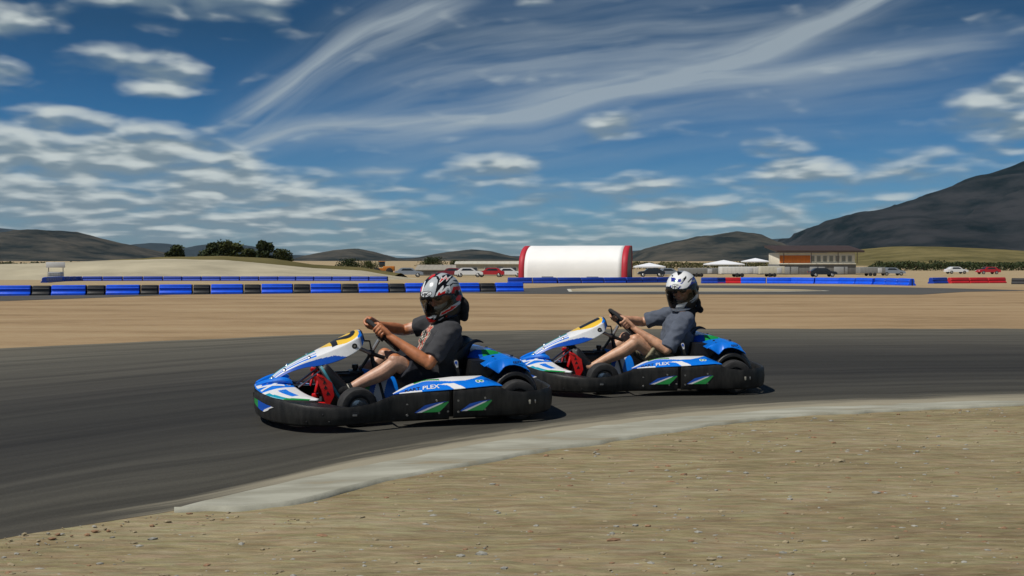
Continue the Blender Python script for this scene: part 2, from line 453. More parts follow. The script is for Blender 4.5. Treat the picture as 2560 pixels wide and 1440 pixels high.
def asphalt_mat(name, near=True):
    m = bpy.data.materials.new(name); m.use_nodes = True; nt = m.node_tree; L = nt.links.new; p = nt.nodes['Principled BSDF']
    p.inputs['Roughness'].default_value = .82; p.inputs['Specular IOR Level'].default_value = .3
    uv = node(nt, 'ShaderNodeUVMap', uv_map='lane'); sp = node(nt, 'ShaderNodeSeparateXYZ'); L(uv.outputs[0], sp.inputs[0])
    g = node(nt, 'ShaderNodeNewGeometry')
    fine = node(nt, 'ShaderNodeTexNoise', ins={'Scale': 90., 'Detail': 4., 'Roughness': .7}); L(g.outputs['Position'], fine.inputs['Vector'])
    mp = node(nt, 'ShaderNodeMapping'); mp.inputs['Scale'].default_value = (.35, 26., 1.); L(uv.outputs[0], mp.inputs[0])
    st = node(nt, 'ShaderNodeTexNoise', ins={'Scale': 1.6, 'Detail': 6., 'Roughness': .62}); L(mp.outputs[0], st.inputs['Vector'])
    r = node(nt, 'ShaderNodeValToRGB'); e = r.color_ramp.elements; L(sp.outputs[1], r.inputs[0])
    # across the lane: dusty near shoulder, rubbered-in racing line, greyer outside
    e[0].position = 0.; e[0].color = (.052, .048, .038, 1); e[1].position = 1.; e[1].color = (.105, .096, .072, 1)
    for pos, c in ((.05, (.050, .047, .037)), (.14, (.042, .040, .033)), (.27, (.024, .023, .020)), (.40, (.027, .026, .022)), (.5, (.035, .033, .028)), (.68, (.060, .056, .045)), (.85, (.080, .075, .059))):
        q = e.new(pos); q.color = (*c, 1)
    mr = node(nt, 'ShaderNodeMapRange', ins={1: .3, 2: .7, 3: .58, 4: 1.42}); L(st.outputs[0], mr.inputs[0])
    mf = node(nt, 'ShaderNodeMapRange', ins={1: .3, 2: .7, 3: .82, 4: 1.18}); L(fine.outputs[0], mf.inputs[0])
    k = node(nt, 'ShaderNodeMath', operation='MULTIPLY'); L(mr.outputs[0], k.inputs[0]); L(mf.outputs[0], k.inputs[1])
    sc = node(nt, 'ShaderNodeVectorMath', operation='SCALE'); L(r.outputs[0], sc.inputs[0]); L(k.outputs[0], sc.inputs['Scale'])
    # dust dragged on to the tarmac from the near shoulder
    d1 = node(nt, 'ShaderNodeMapRange', interpolation_type='SMOOTHSTEP', ins={1: .85, 2: -.02, 3: 0., 4: 1.}); us = node(nt, 'ShaderNodeUVMap', uv_map='shoulder'); s2 = node(nt, 'ShaderNodeSeparateXYZ'); L(us.outputs[0], s2.inputs[0]); L(s2.outputs[0], d1.inputs[0])
    dmul = node(nt, 'ShaderNodeMath', operation='MULTIPLY'); L(d1.outputs[0], dmul.inputs[0]); L(s2.outputs[1], dmul.inputs[1])
    mp2 = node(nt, 'ShaderNodeMapping'); mp2.inputs['Scale'].default_value = (.8, 60., 1.); L(uv.outputs[0], mp2.inputs[0])
    dn = node(nt, 'ShaderNodeTexNoise', ins={'Scale': 1.3, 'Detail': 6., 'Roughness': .65}); L(mp2.outputs[0], dn.inputs['Vector'])
    ad = node(nt, 'ShaderNodeMath', operation='MULTIPLY_ADD', ins={1: .8}); L(dmul.outputs[0], ad.inputs[0]); L(dn.outputs[0], ad.inputs[2])
    dm = node(nt, 'ShaderNodeMapRange', interpolation_type='SMOOTHSTEP', ins={1: .74, 2: 1.22}); L(ad.outputs[0], dm.inputs[0])
    mx = node(nt, 'ShaderNodeMix', data_type='RGBA'); L(dm.outputs[0], mx.inputs[0]); L(sc.outputs[0], mx.inputs[6]); mx.inputs[7].default_value = (.27, .245, .18, 1)
    L(mx.outputs[2], p.inputs['Base Color'])
    bp = node(nt, 'ShaderNodeBump', ins={'Strength': .35, 'Distance': .006}); L(fine.outputs[0], bp.inputs['Height']); L(bp.outputs[0], p.inputs['Normal'])
    return m

def add_uv(o, nu, nv):
    me = o.data; uv = me.uv_layers.new(name='lane'); fl = []
    for l in me.loops:
        i, j = divmod(l.vertex_index, nv + 1); fl += [i / nu * UVLEN, j / nv]
    uv.data.foreach_set('uv', fl)
    u2 = me.uv_layers.new(name='shoulder'); fl = []
    for l in me.loops:
        i, j = divmod(l.vertex_index, nv + 1); p = me.vertices[l.vertex_index].co; q = me.vertices[i * (nv + 1)].co
        t = max(0., min(1., (p.x + 2.3) / 1.6)); fl += [p.y - q.y, .12 + .88 * t * t * (3 - 2 * t)]
    u2.data.foreach_set('uv', fl)
UVLEN = 20.

# ground: one sheet to the skyline
ys = [-40, -15, -6, 0, 4, 8, 12, 16, 20, 24, 28, 31, 33] + [34 + i for i in range(10)] + [46, 50, 55, 60, 70, 80, 90, 100, 110, 120, 130, 140, 150, 158, 165, 172, 190, 220, 280, 400, 700, 1300, 2500, 6000, 16000]
xs = [-1 + i / 24 for i in range(49)]
V = [(x * (45 + max(y, 0) * 1.5), y, gz(y)) for y in ys for x in xs]; n = len(xs)
Fc = [(i * n + j, i * n + j + 1, (i + 1) * n + j + 1, (i + 1) * n + j) for i in range(len(ys) - 1) for j in range(n - 1)]
tag(mesh('ground', V, Fc, ground_mat()), kind='structure')

NEAR = [(-30, -42), (-8, -5.5), (-5, -.9), (-3, 2.55), (-2.05, 3.98), (-1.49, 4.36), (-1.05, 5.0), (-.62, 5.46), (0, 6.09), (.87, 6.77), (1.8, 7.24), (2.75, 7.54), (3.96, 7.79), (5.6, 7.95), (9, 8.0), (16, 7.4), (30, 4)]
FAR = [(-30, -8), (-18, 3.5), (-12, 8.4), (-8.6, 11.1), (-6.4, 12.5), (-4.83, 13.67), (-2.88, 14.9), (-.5, 15.66), (2.72, 16.1), (8.28, 16.12), (16, 15.4), (30, 12)]
KLOW = [(-1.49, 4.36), (-1.12, 4.37), (-.97, 4.45), (-.74, 4.82), (0, 5.55), (.906, 6.265), (1.71, 6.88), (2.68, 7.24), (3.9, 7.58), (5.4, 7.79), (9, 7.86), (16, 7.25)]
def smooth_tab(tab, x, w=.25):
    return sum(interp(tab, x + k * w) for k in (-1, -.5, 0, .5, 1)) / 5
def trk(u, v):
    x = -30 + 60 * u
    x = math.copysign(abs(x / 30) ** 1.5 * 30, x)
    a = smooth_tab(NEAR, x, .3); b = smooth_tab(FAR, x, .8)
    a += .05 * (mnoise.noise(Vector((x * 1.7, 3, 0)))) + .03 * mnoise.noise(Vector((x * 6, 9, 0)))
    b += .10 * mnoise.noise(Vector((x * 1.1, 7, 0))) + .05 * mnoise.noise(Vector((x * 5, 2, 0)))
    return (x, a + (b - a) * v, .008)
V, Fc, _ = gridpts(trk, 260, 12)
o = tag(mesh('track', V, [f[::-1] for f in Fc], asphalt_mat('asphalt')), kind='structure'); add_uv(o, 260, 12)

# gravel verge in the foreground
def vg(u, v):
    x = -30 + 60 * u; x = math.copysign(abs(x / 30) ** 1.6 * 30, x)
    top = smooth_tab(NEAR, x, .3) + .25; y = -4 + (top + 4) * v if top > -3.5 else top - .5 + .5 * v
    h = .012 * mnoise.noise(Vector((x * 1.3, y * 1.8, 1))) + .007 * mnoise.noise(Vector((x * 5, y * 7, 4)))
    edge = max(0., min(1., (top - y) / .9))
    return (x, y, .004 + (h + .010) * edge)
V, Fc, _ = gridpts(vg, 240, 160)
tag(mesh('gravel_verge', V, [f[::-1] for f in Fc], gravel_mat()), kind='structure')

# pale concrete strip along the inside of the bend
pale = mat('pale_concrete', (.315, .31, .25), .9, var=.18, scale=2.2, bump=.2, bscale=60., stretch=(.6, 2., 1), spec=.2, detail=9., rgb2=(.40, .40, .335))
def kb(u, v):
    x = -1.49 + 17.4 * u ** 1.6
    a = smooth_tab(KLOW, x, .12) + (.035 * mnoise.noise(Vector((x * 2.2, 5, 0))) + .025 * mnoise.noise(Vector((x * 7, 5, 0)))) * min(1, u * 14); b = smooth_tab(NEAR, x, .3) + (.07 + .09 * mnoise.noise(Vector((x * 1.6, 11, 0))) + .05 * mnoise.noise(Vector((x * 6, 11, 0)))) * min(1, u * 14)
    y = a + (max(b, a + .01) - a) * max(0, (v - .06) / .94)
    z = .004 if v == 0 else .034 - .022 * ((v - .06) / .94) ** .6
    return (x, y, z)
q = pale.node_tree.nodes['Color Ramp'].color_ramp.elements; q[0].position = .42; q_ = q.new(.30); q_.color = (.25, .205, .13, 1)
V, Fc, _ = gridpts(kb, 320, 12)
tag(mesh('kerb', V, [f[::-1] for f in Fc], pale), kind='structure')

# loose stones on the verge: far too many to count
stone_m = [mat('stone_tan', (.27, .225, .145), .9, var=.3, scale=40., spec=.2), mat('stone_grey', (.27, .265, .235), .9, var=.3, scale=40., spec=.2), mat('stone_rust', (.25, .15, .09), .9, var=.3, scale=40., spec=.2)]
SV = []; SF = []; SM = []
bm = bmesh.new(); bmesh.ops.create_icosphere(bm, subdivisions=1, radius=1.); icoV = [v.co.copy() for v in bm.verts]; icoF = [[v.index for v in f.verts] for f in bm.faces]; bm.free()
rnd = random.Random(3)
for k in range(6500):
    y = 2.6 + 5.4 * rnd.random() ** 1.25; x = X(rnd.uniform(-150, 2710), y)
    top = interp(KLOW, x) if x > -1.45 else interp(NEAR, x)
    if y > top - .03: continue
    s = .003 + .010 * rnd.random() ** 4 + (.016 * rnd.random() if rnd.random() < .004 else 0)
    Q = Matrix.Rotation(rnd.uniform(-.5, .5), 3, 'Z') @ Matrix.Diagonal((rnd.uniform(1., 1.9), rnd.uniform(.7, 1.1), rnd.uniform(.5, .8)))
    b = len(SV); z0 = .012 + .012 * mnoise.noise(Vector((x * 1.3, y * 1.8, 1)))
    for v in icoV:
        SV.append(Q @ (v * s * rnd.uniform(.8, 1.15)) + Vector((x, y, z0 + s * .15)))
    SF += [tuple(i + b for i in f) for f in icoF]; SM += [rnd.choice((0, 0, 1, 1, 2))] * len(icoF)
tag(mesh('gravel_stones', SV, SF, stone_m, None, False, SM), label='loose tan and grey stones scattered over the gravel verge', cat='gravel', kind='stuff')

# far loop of the track with a sandy island and its pale edging
def poly_sheet(name, pts, mats_, dz, kind='structure', uvm=False):
    """pts: ground outline as (x, y); lies dz above the ground, cut into strips so that it follows the slope."""
    lo = min(p[1] for p in pts); hi = max(p[1] for p in pts)
    xs_ = sorted(set(p[0] for p in pts)); x0, x1 = xs_[0], xs_[-1]
    N = 160; Vv = []; Ff = []; UV = []
    for i in range(N + 1):
        x = x0 + (x1 - x0) * (i / N) * .9998 + (x1 - x0) * .0001
        cr = []
        for (a, b), (c, d) in zip(pts, pts[1:] + pts[:1]):
            if (a > x) != (c > x): cr.append(b + (d - b) * (x - a) / (c - a))
        cr.sort(); a, b = (cr[0], cr[-1]) if len(cr) >= 2 else (lo, lo)
        for j in range(9):
            y = a + (b - a) * j / 8; Vv.append((x, y, gz(y) + dz)); UV.append((x / 3., j / 8))
    for i in range(N):
        for j in range(8):
            q = i * 9 + j; Ff.append((q, q + 9, q + 10, q + 1))
    o = mesh(name, Vv, Ff, mats_)
    u = o.data.uv_layers.new(name='lane'); fl = []
    for l in o.data.loops: fl += list(UV[l.vertex_index])
    u.data.foreach_set('uv', fl)
    return tag(o, kind=kind)
tarmac2 = mat('far_asphalt', (.075, .073, .068), .9, var=.2, scale=.8, stretch=(.3, 2, 1), spec=.2)
sandy = mat('island_sand', (.33, .28, .19), .95, var=.2, scale=.6, stretch=(.4, 1.5, 1), spec=.1)
paleln = mat('pale_edging', (.50, .49, .42), .9, var=.12, scale=3., spec=.2)
def px2g(px, py):          # where a sight line through the picture meets the ground
    lo, hi = 3., 400.
    for _ in range(50):
        m_ = (lo + hi) / 2
        if HOR + FPX * (EYE - gz(m_)) / m_ > py: lo = m_
        else: hi = m_
    return (round(X(px, lo), 2), round(lo, 2))
far_lane = [(-26, 24.), (-13.9, 27.0), (-11.9, 29.9), (-10.9, 32.), (-6.4, 33.4), (-2.4, 33.7), (.3, 32.8), (5.5, 32.4), (10.6, 32.1), (13.2, 32.1), (16.1, 35.2), (19.5, 37.), (18.7, 42.5), (16.5, 48.), (13., 52.), (8., 53.), (3.1, 51.), (1.5, 45.), (-.5, 39.5), (-4.5, 37.2), (-9., 36.2), (-11.9, 35.2), (-17., 33.), (-26, 30.)]
poly_sheet('far_track', far_lane, tarmac2, .006)
isl = [(2.0, 35.0), (5.5, 34.8), (9.5, 34.9), (11.6, 36.2), (11.4, 38.5), (9.6, 41.5), (6.5, 44.2), (4., 44.), (2.2, 40.)]
poly_sheet('island_edging', isl, paleln, .012)
cx_, cy_ = 6.6, 38.9
poly_sheet('island', [(cx_ + (a - cx_) * .97, cy_ + (b - cy_) * .9) for a, b in isl], sandy, .022)

# ------------------------------------------------------------------ hills
def hill(name, ridge, D, depth, mats_, rough=.12, foot=-1.7, seed=0, nx=150, ny=44, fscale=1.):
    """ridge: skyline as (px, py) of the photo's own bearings; a real slope is built in front of and behind it."""
    x0, x1 = ridge[0][0], ridge[-1][0]
    def f(u, v):
        px = x0 + (x1 - x0) * u; t = (v - .62) / (.62 if v < .62 else .38)
        zt = Z(interp(ridge, px), D); h = max(0., zt - foot)
        prof = math.cos(min(1, abs(t)) * math.pi / 2) ** 1.25 if t < 0 else math.cos(min(1, t) * math.pi / 2)
        y = D + t * depth * (1 if t < 0 else .8)
        x = X(px, D) * (1 + t * .0)
        s = depth / 3.2
        w = mnoise.fractal(Vector((x / s * fscale, y / s * fscale, seed)), .9, 2.1, 5) - .25 * abs(mnoise.noise(Vector((x / s * 1.7 * fscale, y / s * .5 * fscale, seed + 5))))
        fade = 1 - math.exp(-(t * 3) ** 2)
        z = foot + h * prof * (1 + rough * w * (.2 + fade * 1.3))
        return (x, y + s * .25 * w * fade, z)
    V, Fc, _ = gridpts(f, nx, ny)
    return tag(mesh(name, V, [q[::-1] for q in Fc], mats_), kind='structure')
def hill_mat(name, c1, c2, s, c3=None):
    m = bpy.data.materials.new(name); m.use_nodes = True; nt = m.node_tree; L = nt.links.new; p = nt.nodes['Principled BSDF']
    p.inputs['Roughness'].default_value = 1.; p.inputs['Specular IOR Level'].default_value = 0.
    g = node(nt, 'ShaderNodeNewGeometry'); mp = node(nt, 'ShaderNodeMapping'); mp.inputs['Scale'].default_value = (.6, .6, 2.2); L(g.outputs['Position'], mp.inputs[0])
    a = node(nt, 'ShaderNodeTexNoise', ins={'Scale': s, 'Detail': 9., 'Roughness': .68}); L(mp.outputs[0], a.inputs['Vector'])
    r = node(nt, 'ShaderNodeValToRGB'); e = r.color_ramp.elements; L(a.outputs[0], r.inputs[0])
    e[0].position = .40; e[0].color = (*c1, 1); e[1].position = .60; e[1].color = (*c2, 1)
    if c3: q = e.new(.74); q.color = (*c3, 1)
    L(r.outputs[0], p.inputs['Base Color'])
    return m
rock = hill_mat('cloud_shaded_scrub', (.003, .008, .009), (.030, .031, .033), .006)  # scrub tones, with the shade of clouds put into the dark base colour
brown = hill_mat('brown_hillside', (.016, .023, .024), (.075, .070, .058), .011, (.10, .092, .074))
blue = hill_mat('forest_ridge', (.018, .026, .030), (.03, .04, .042), .002)
graze = hill_mat('dry_grass', (.085, .078, .035), (.165, .14, .065), .05)
hill('mountain', [(1880, 655), (1960, 625), (2020, 588), (2070, 550), (2150, 532), (2210, 523), (2290, 500), (2360, 474), (2440, 440), (2560, 402), (2700, 372), (2900, 330), (3100, 345), (3400, 420), (3700, 640)], 4200, 1500, rock, .42, seed=2, nx=220, ny=70)
hill('hill', [(1560, 655), (1600, 630), (1680, 605), (1760, 590), (1840, 582), (1890, 588), (1930, 606), (1980, 630), (2040, 655)], 2600, 500, brown, .3, seed=5)
hill('hill', [(760, 655), (800, 634), (850, 625), (890, 622), (930, 629), (980, 643), (1020, 655)], 3200, 500, brown, .25, seed=8)
hill('hill', [(1000, 655), (1070, 640), (1120, 630), (1180, 624), (1230, 629), (1290, 643), (1330, 655)], 3300, 500, brown, .25, seed=11)
hill('hill', [(-700, 640), (-400, 590), (-150, 575), (0, 586), (70, 585), (160, 577), (230, 592), (300, 610), (360, 630), (440, 650)], 3000, 700, brown, .25, seed=14)
hill('far_ridge', [(-900, 560), (-500, 560), (-200, 555), (0, 572), (120, 600), (330, 615), (400, 606), (470, 622), (540, 609), (620, 612), (700, 636), (800, 640), (1000, 645), (1150, 640), (1400, 640), (1650, 622), (1760, 612), (1900, 600), (1950, 596), (2100, 590), (2400, 600), (3200, 600)], 9500, 1500, blue, .15, seed=20)
hill('grass_rise', [(1880, 668), (2000, 648), (2120, 626), (2240, 616), (2330, 617), (2450, 622), (2560, 630), (2800, 640), (3000, 662)], 620, 150, graze, .1, seed=23)

berm_m = mat('berm_sand', (.36, .325, .235), .95, var=.22, scale=.35, stretch=(.4, 1., 2.5), spec=.1, detail=7.)
hill('berm', [(-500, 672), (-200, 664), (0, 660), (130, 657), (270, 651), (420, 647), (560, 650), (680, 660), (780, 670), (900, 676), (980, 690), (1040, 700)], 103, 13, berm_m, .06, foot=-1.0, seed=31, ny=30)
hill('dry_bank', [(100, 680), (280, 650), (420, 642), (560, 640), (680, 646), (780, 661), (900, 668), (1000, 684)], 122, 12, graze, .08, foot=-1.2, seed=33, ny=24)

# ------------------------------------------------------------------ the karts (x forward, y to the driver's left, z up)
M_ = {}
M_['black'] = mat('black_plastic', (.007, .007, .008), .40, var=.35, scale=14., bump=.2, bscale=140., rgb2=(.014, .014, .015), spec=.35)
M_['bumper'] = mat('scuffed_bumper', (.0065, .0068, .0075), .46, var=.3, scale=7., bump=.15, bscale=90., rgb2=(.030, .029, .027), stretch=(3, 3, .7), detail=7., spec=.28)
M_['blue'] = mat('blue_body', (.002, .165, .70), .34, var=.05, scale=20., coat=.12)
M_['deep'] = mat('deep_blue_body', (.002, .075, .45), .34, var=.05, scale=20., coat=.12)
M_['green'] = mat('green_decal', (.012, .26, .055), .35, var=.06, scale=20., coat=.2)
M_['teal'] = mat('teal_decal', (.01, .30, .42), .35, var=.06, scale=20., coat=.2)
M_['white'] = mat('white_decal', (.72, .73, .74), .35, var=.04, scale=30., coat=.2)
M_['yellow'] = mat('yellow_decal', (.78, .50, .035), .35, var=.05, scale=30., coat=.2)
M_['ink'] = mat('black_decal', (.01, .01, .012), .4, var=.1)
M_['red'] = mat('red_paint', (.62, .008, .008), .38, var=.08, scale=40., coat=.2)
M_['steel'] = mat('bare_steel', (.55, .56, .57), .32, metal=1., var=.15, scale=60.)
M_['dull'] = mat('dull_steel', (.28, .27, .26), .45, metal=1., var=.2, scale=60.)
M_['rubber'] = mat('tyre_rubber', (.022, .022, .023), .78, var=.25, scale=30., bump=.2, bscale=120., rgb2=(.036, .036, .037), spec=.3)
M_['frame'] = mat('black_frame', (.012, .012, .013), .35, var=.2, scale=40.)
M_['grip'] = mat('black_suede', (.012, .012, .013), .85, var=.25, scale=80., bump=.2)
M_['mark'] = mat('grey_mark', (.25, .24, .20), .5, var=.1)
LIV = [M_['blue'], M_['deep'], M_['green'], M_['teal'], M_['white'], M_['yellow'], M_['ink']]
BL, DP, GR, TE, WH, YE, IN = range(7)

HALF = [(1.205, 0), (1.19, .2), (1.115, .44), (.97, .645), (.80, .735), (.62, .745), (.46, .705), (.34, .668), (.18, .662), (-.05, .664), (-.38, .668), (-.58, .655), (-.74, .575), (-.845, .39), (-.875, 0)]
ZTOP = [(-.9, .215), (-.75, .218), (-.56, .212), (-.45, .225), (-.385, .257), (-.1, .238), (.2, .234), (.32, .226), (.40, .203), (.48, .178), (.62, .166), (.76, .168), (.9, .178), (1.05, .198), (1.15, .214), (1.21, .222)]
OUT = spline(HALF, 140)
def outline_at(x):                     # outward half width at a given x
    best = min(range(len(OUT)), key=lambda i: abs(OUT[i][0] - x)); return OUT[best][1]

def bumper_piece(mb, line, z0=.045, m=0):
    """line: run of (x, y); sweeps the skirt's section along it."""
    P = [Vector((a, b, 0)) for a, b in line]; k = len(P); V = []; Fc = []
    for i in range(k):
        t = (P[min(i + 1, k - 1)] - P[max(i - 1, 0)]).normalized(); n_ = Vector((t.y, -t.x, 0))
        if n_.dot(P[i] - Vector((.15, 0, 0))) < 0: n_ = -n_
        zt = interp(ZTOP, P[i].x)
        sec = [(-.020, z0), (-.004, z0 + .012), (.003, z0 + .04), (.006, (z0 + zt) / 2), (.002, zt - .03), (-.001, zt - .012), (-.008, zt - .001), (-.020, zt - .004), (-.027, zt - .018), (-.027, z0 + .02), (-.026, z0)]
        for o_, z in sec: V.append(P[i] + n_ * o_ + Vector((0, 0, z)))
        S = len(sec)
    for i in range(k - 1):
        for j in range(S):
            q = (j + 1) % S; Fc.append((i * S + j, i * S + q, (i + 1) * S + q, (i + 1) * S + j))
    Fc.append(tuple(range(S))); Fc.append(tuple((k - 1) * S + j for j in range(S))[::-1])
    mb.add(V, Fc, m)

def on_side(x, z, side=1, o_=.010):
    """A point just proud of the skirt's outer face."""
    return Vector((x, side * (outline_at(x) + o_ - .003), z))

def decal_poly(mb, poly, fn, m, nsub=1):
    """flat outline mapped on to a surface by fn(u, v)"""
    bm = bmesh.new(); vs = [bm.verts.new((a, b, 0)) for a, b in poly]; bm.faces.new(vs)
    bmesh.ops.triangulate(bm, faces=bm.faces[:])
    if nsub: bmesh.ops.subdivide_edges(bm, edges=bm.edges[:], cuts=nsub, use_grid_fill=True)
    bm.verts.index_update()
    mb.add([fn(v.co.x, v.co.y) for v in bm.verts], [[v.index for v in f.verts] for f in bm.faces], m); bm.free()

def nose_fn(u, v):
    """u: -1 (right) .. 1 (left); v: 0 outer edge .. 1 inner edge"""
    a = abs(u); s = 1 if u >= 0 else -1
    o_ = interp([(0, 0), (.2, .13), (.4, .26), (.6, .37), (.8, .44), (1, .455)], a)
    oy = o_; ox = interp([(0, 1.205), (.13, 1.2), (.26, 1.175), (.37, 1.12), (.44, 1.03), (.455, .80)], oy)
    if a > .8: ox = 1.03 - (a - .8) / .2 * .22
    iy = interp([(0, 0), (.2, .09), (.4, .17), (.6, .26), (.8, .35), (1, .425)], a); ix = interp([(0, .965), (.2, .96), (.4, .945), (.6, .905), (.8, .855), (1, .79)], a)
    zo = interp([(0, .236), (.4, .222), (.7, .195), (1, .176)], a); zi = interp([(0, .275), (.25, .27), (.42, .24), (.7, .205), (1, .178)], a)
    z = zo + (zi - zo) * v + .018 * math.sin(v * math.pi) * (1 - .6 * a)
    return Vector((ox + (ix - ox) * v, s * (oy + (iy - oy) * v), z))
def nose_paint(u, v):
    if u > .45:
        q = (u - .45) / .55
        if q < .12: return WH
        w = abs(v - .5)
        if v < .12 + .10 * q: return TE if q < .6 else GR if q < .9 else WH
        if .38 < v < .62 and q < .62: return BL
        return WH
    if u < -.55:
        return WH if .3 < v < .8 else BL
    return BL

PC = [(1.135, .250), (1.05, .326), (.968, .376), (.874, .426), (.762, .479), (.665, .528), (.572, .574), (.502, .606), (.470, .607)]
PHW = [.078, .088, .10, .122, .166, .205, .222, .205, .130]
PDR = [.016, .018, .022, .040, .068, .082, .082, .070, .038]
PT = [(a[0], a[1], b, c) for a, b, c in zip(PC, PHW, PDR)]
PSP = spline(PT, 201)
def panel_fn(s, t, o_=0.):
    x, z, hw, dr = PSP[max(0, min(200, round(s * 200)))]
    i = max(0, min(199, round(s * 200))); dx = PSP[i + 1][0] - PSP[i][0]; dz = PSP[i + 1][1] - PSP[i][1]; l = math.hypot(dx, dz) or 1
    n_ = Vector((dz / l * -1 if False else -dz / l * -1, 0, -dx / l)) if False else Vector((dz / l, 0, -dx / l))
    a = abs(t); sg = 1 if t >= 0 else -1
    if a <= .72:
        k = a / .72; p = Vector((x, sg * hw * k, z)) - Vector((0, 0, .17 * hw * k ** 2.))
        return p + n_ * o_
    f = (a - .72) / .28
    p = Vector((x - .01 * f, sg * (hw + .016 * f), z)) - Vector((0, 0, .17 * hw)) + Vector((0, 0, -dr * f))
    return p + Vector((0, sg, 0)) * o_
def panel_paint(s, t):
    a = abs(t)
    if a > .72:
        f = (a - .72) / .28
        if s > .90: return BL
        if s > .60: return WH if f < 1 - max(0, .72 - s) / .12 * .6 else DP
        if s > .46: return WH if f < .25 + (s - .46) * 1.4 else DP
        return DP if f > .3 else WH
    hw = .68 * (interp([(.50, 0), (.55, .35), (.60, .62), (.66, .85), (.72, .97), (.80, .97), (.86, .9), (.90, .70), (.92, 0)], s))
    if a < hw: return YE
    if s > .47: return WH if s < .86 and t > (-.5 if s < .55 else .1) else BL
    if t < -.22: return BL
    if t < .08: return GR if s > .27 else TE
    if t < .16: return TE if s < .3 else BL
    if t < .42: return WH
    if t < .49: return BL
    return WH if t < .60 else BL

def pod_fn(u, v, side=1):
    x = .335 - .745 * u
    yo = outline_at(x) - .010
    yi = interp([(0, .63), (.08, .56), (.2, .48), (.35, .43), (.9, .415), (1, .52)], u)
    zo = interp([(0, .226), (.3, .237), (.6, .246), (.92, .262), (1, .258)], u); zi = interp([(0, .228), (.15, .262), (.35, .288), (.6, .302), (.88, .302), (1, .262)], u)
    y = yo + (yi - yo) * v
    return Vector((x, side * y, zo + (zi - zo) * math.sin(v * math.pi / 2) ** .8))
def pod_paint(u, v):
    lo = interp([(0, .45), (.12, .62), (.30, .80), (.45, .60), (.58, .46), (.68, .46), (.78, .62), (.90, 1.0), (1, 1.2)], u)
    if v > lo:
        return GR if .22 < u < .46 and v > lo + .08 and v < lo + .26 else WH
    if inside((u, v), [(.50, .36), (.57, .32), (.66, 0), (.55, 0), (.50, .24), (.42, .33)]): return WH
    if u < .26 and v < .10 - .25 * (u - .1) ** 2 and u > .05: return WH
    if u < .14 and v < .3: return DP
    return BL

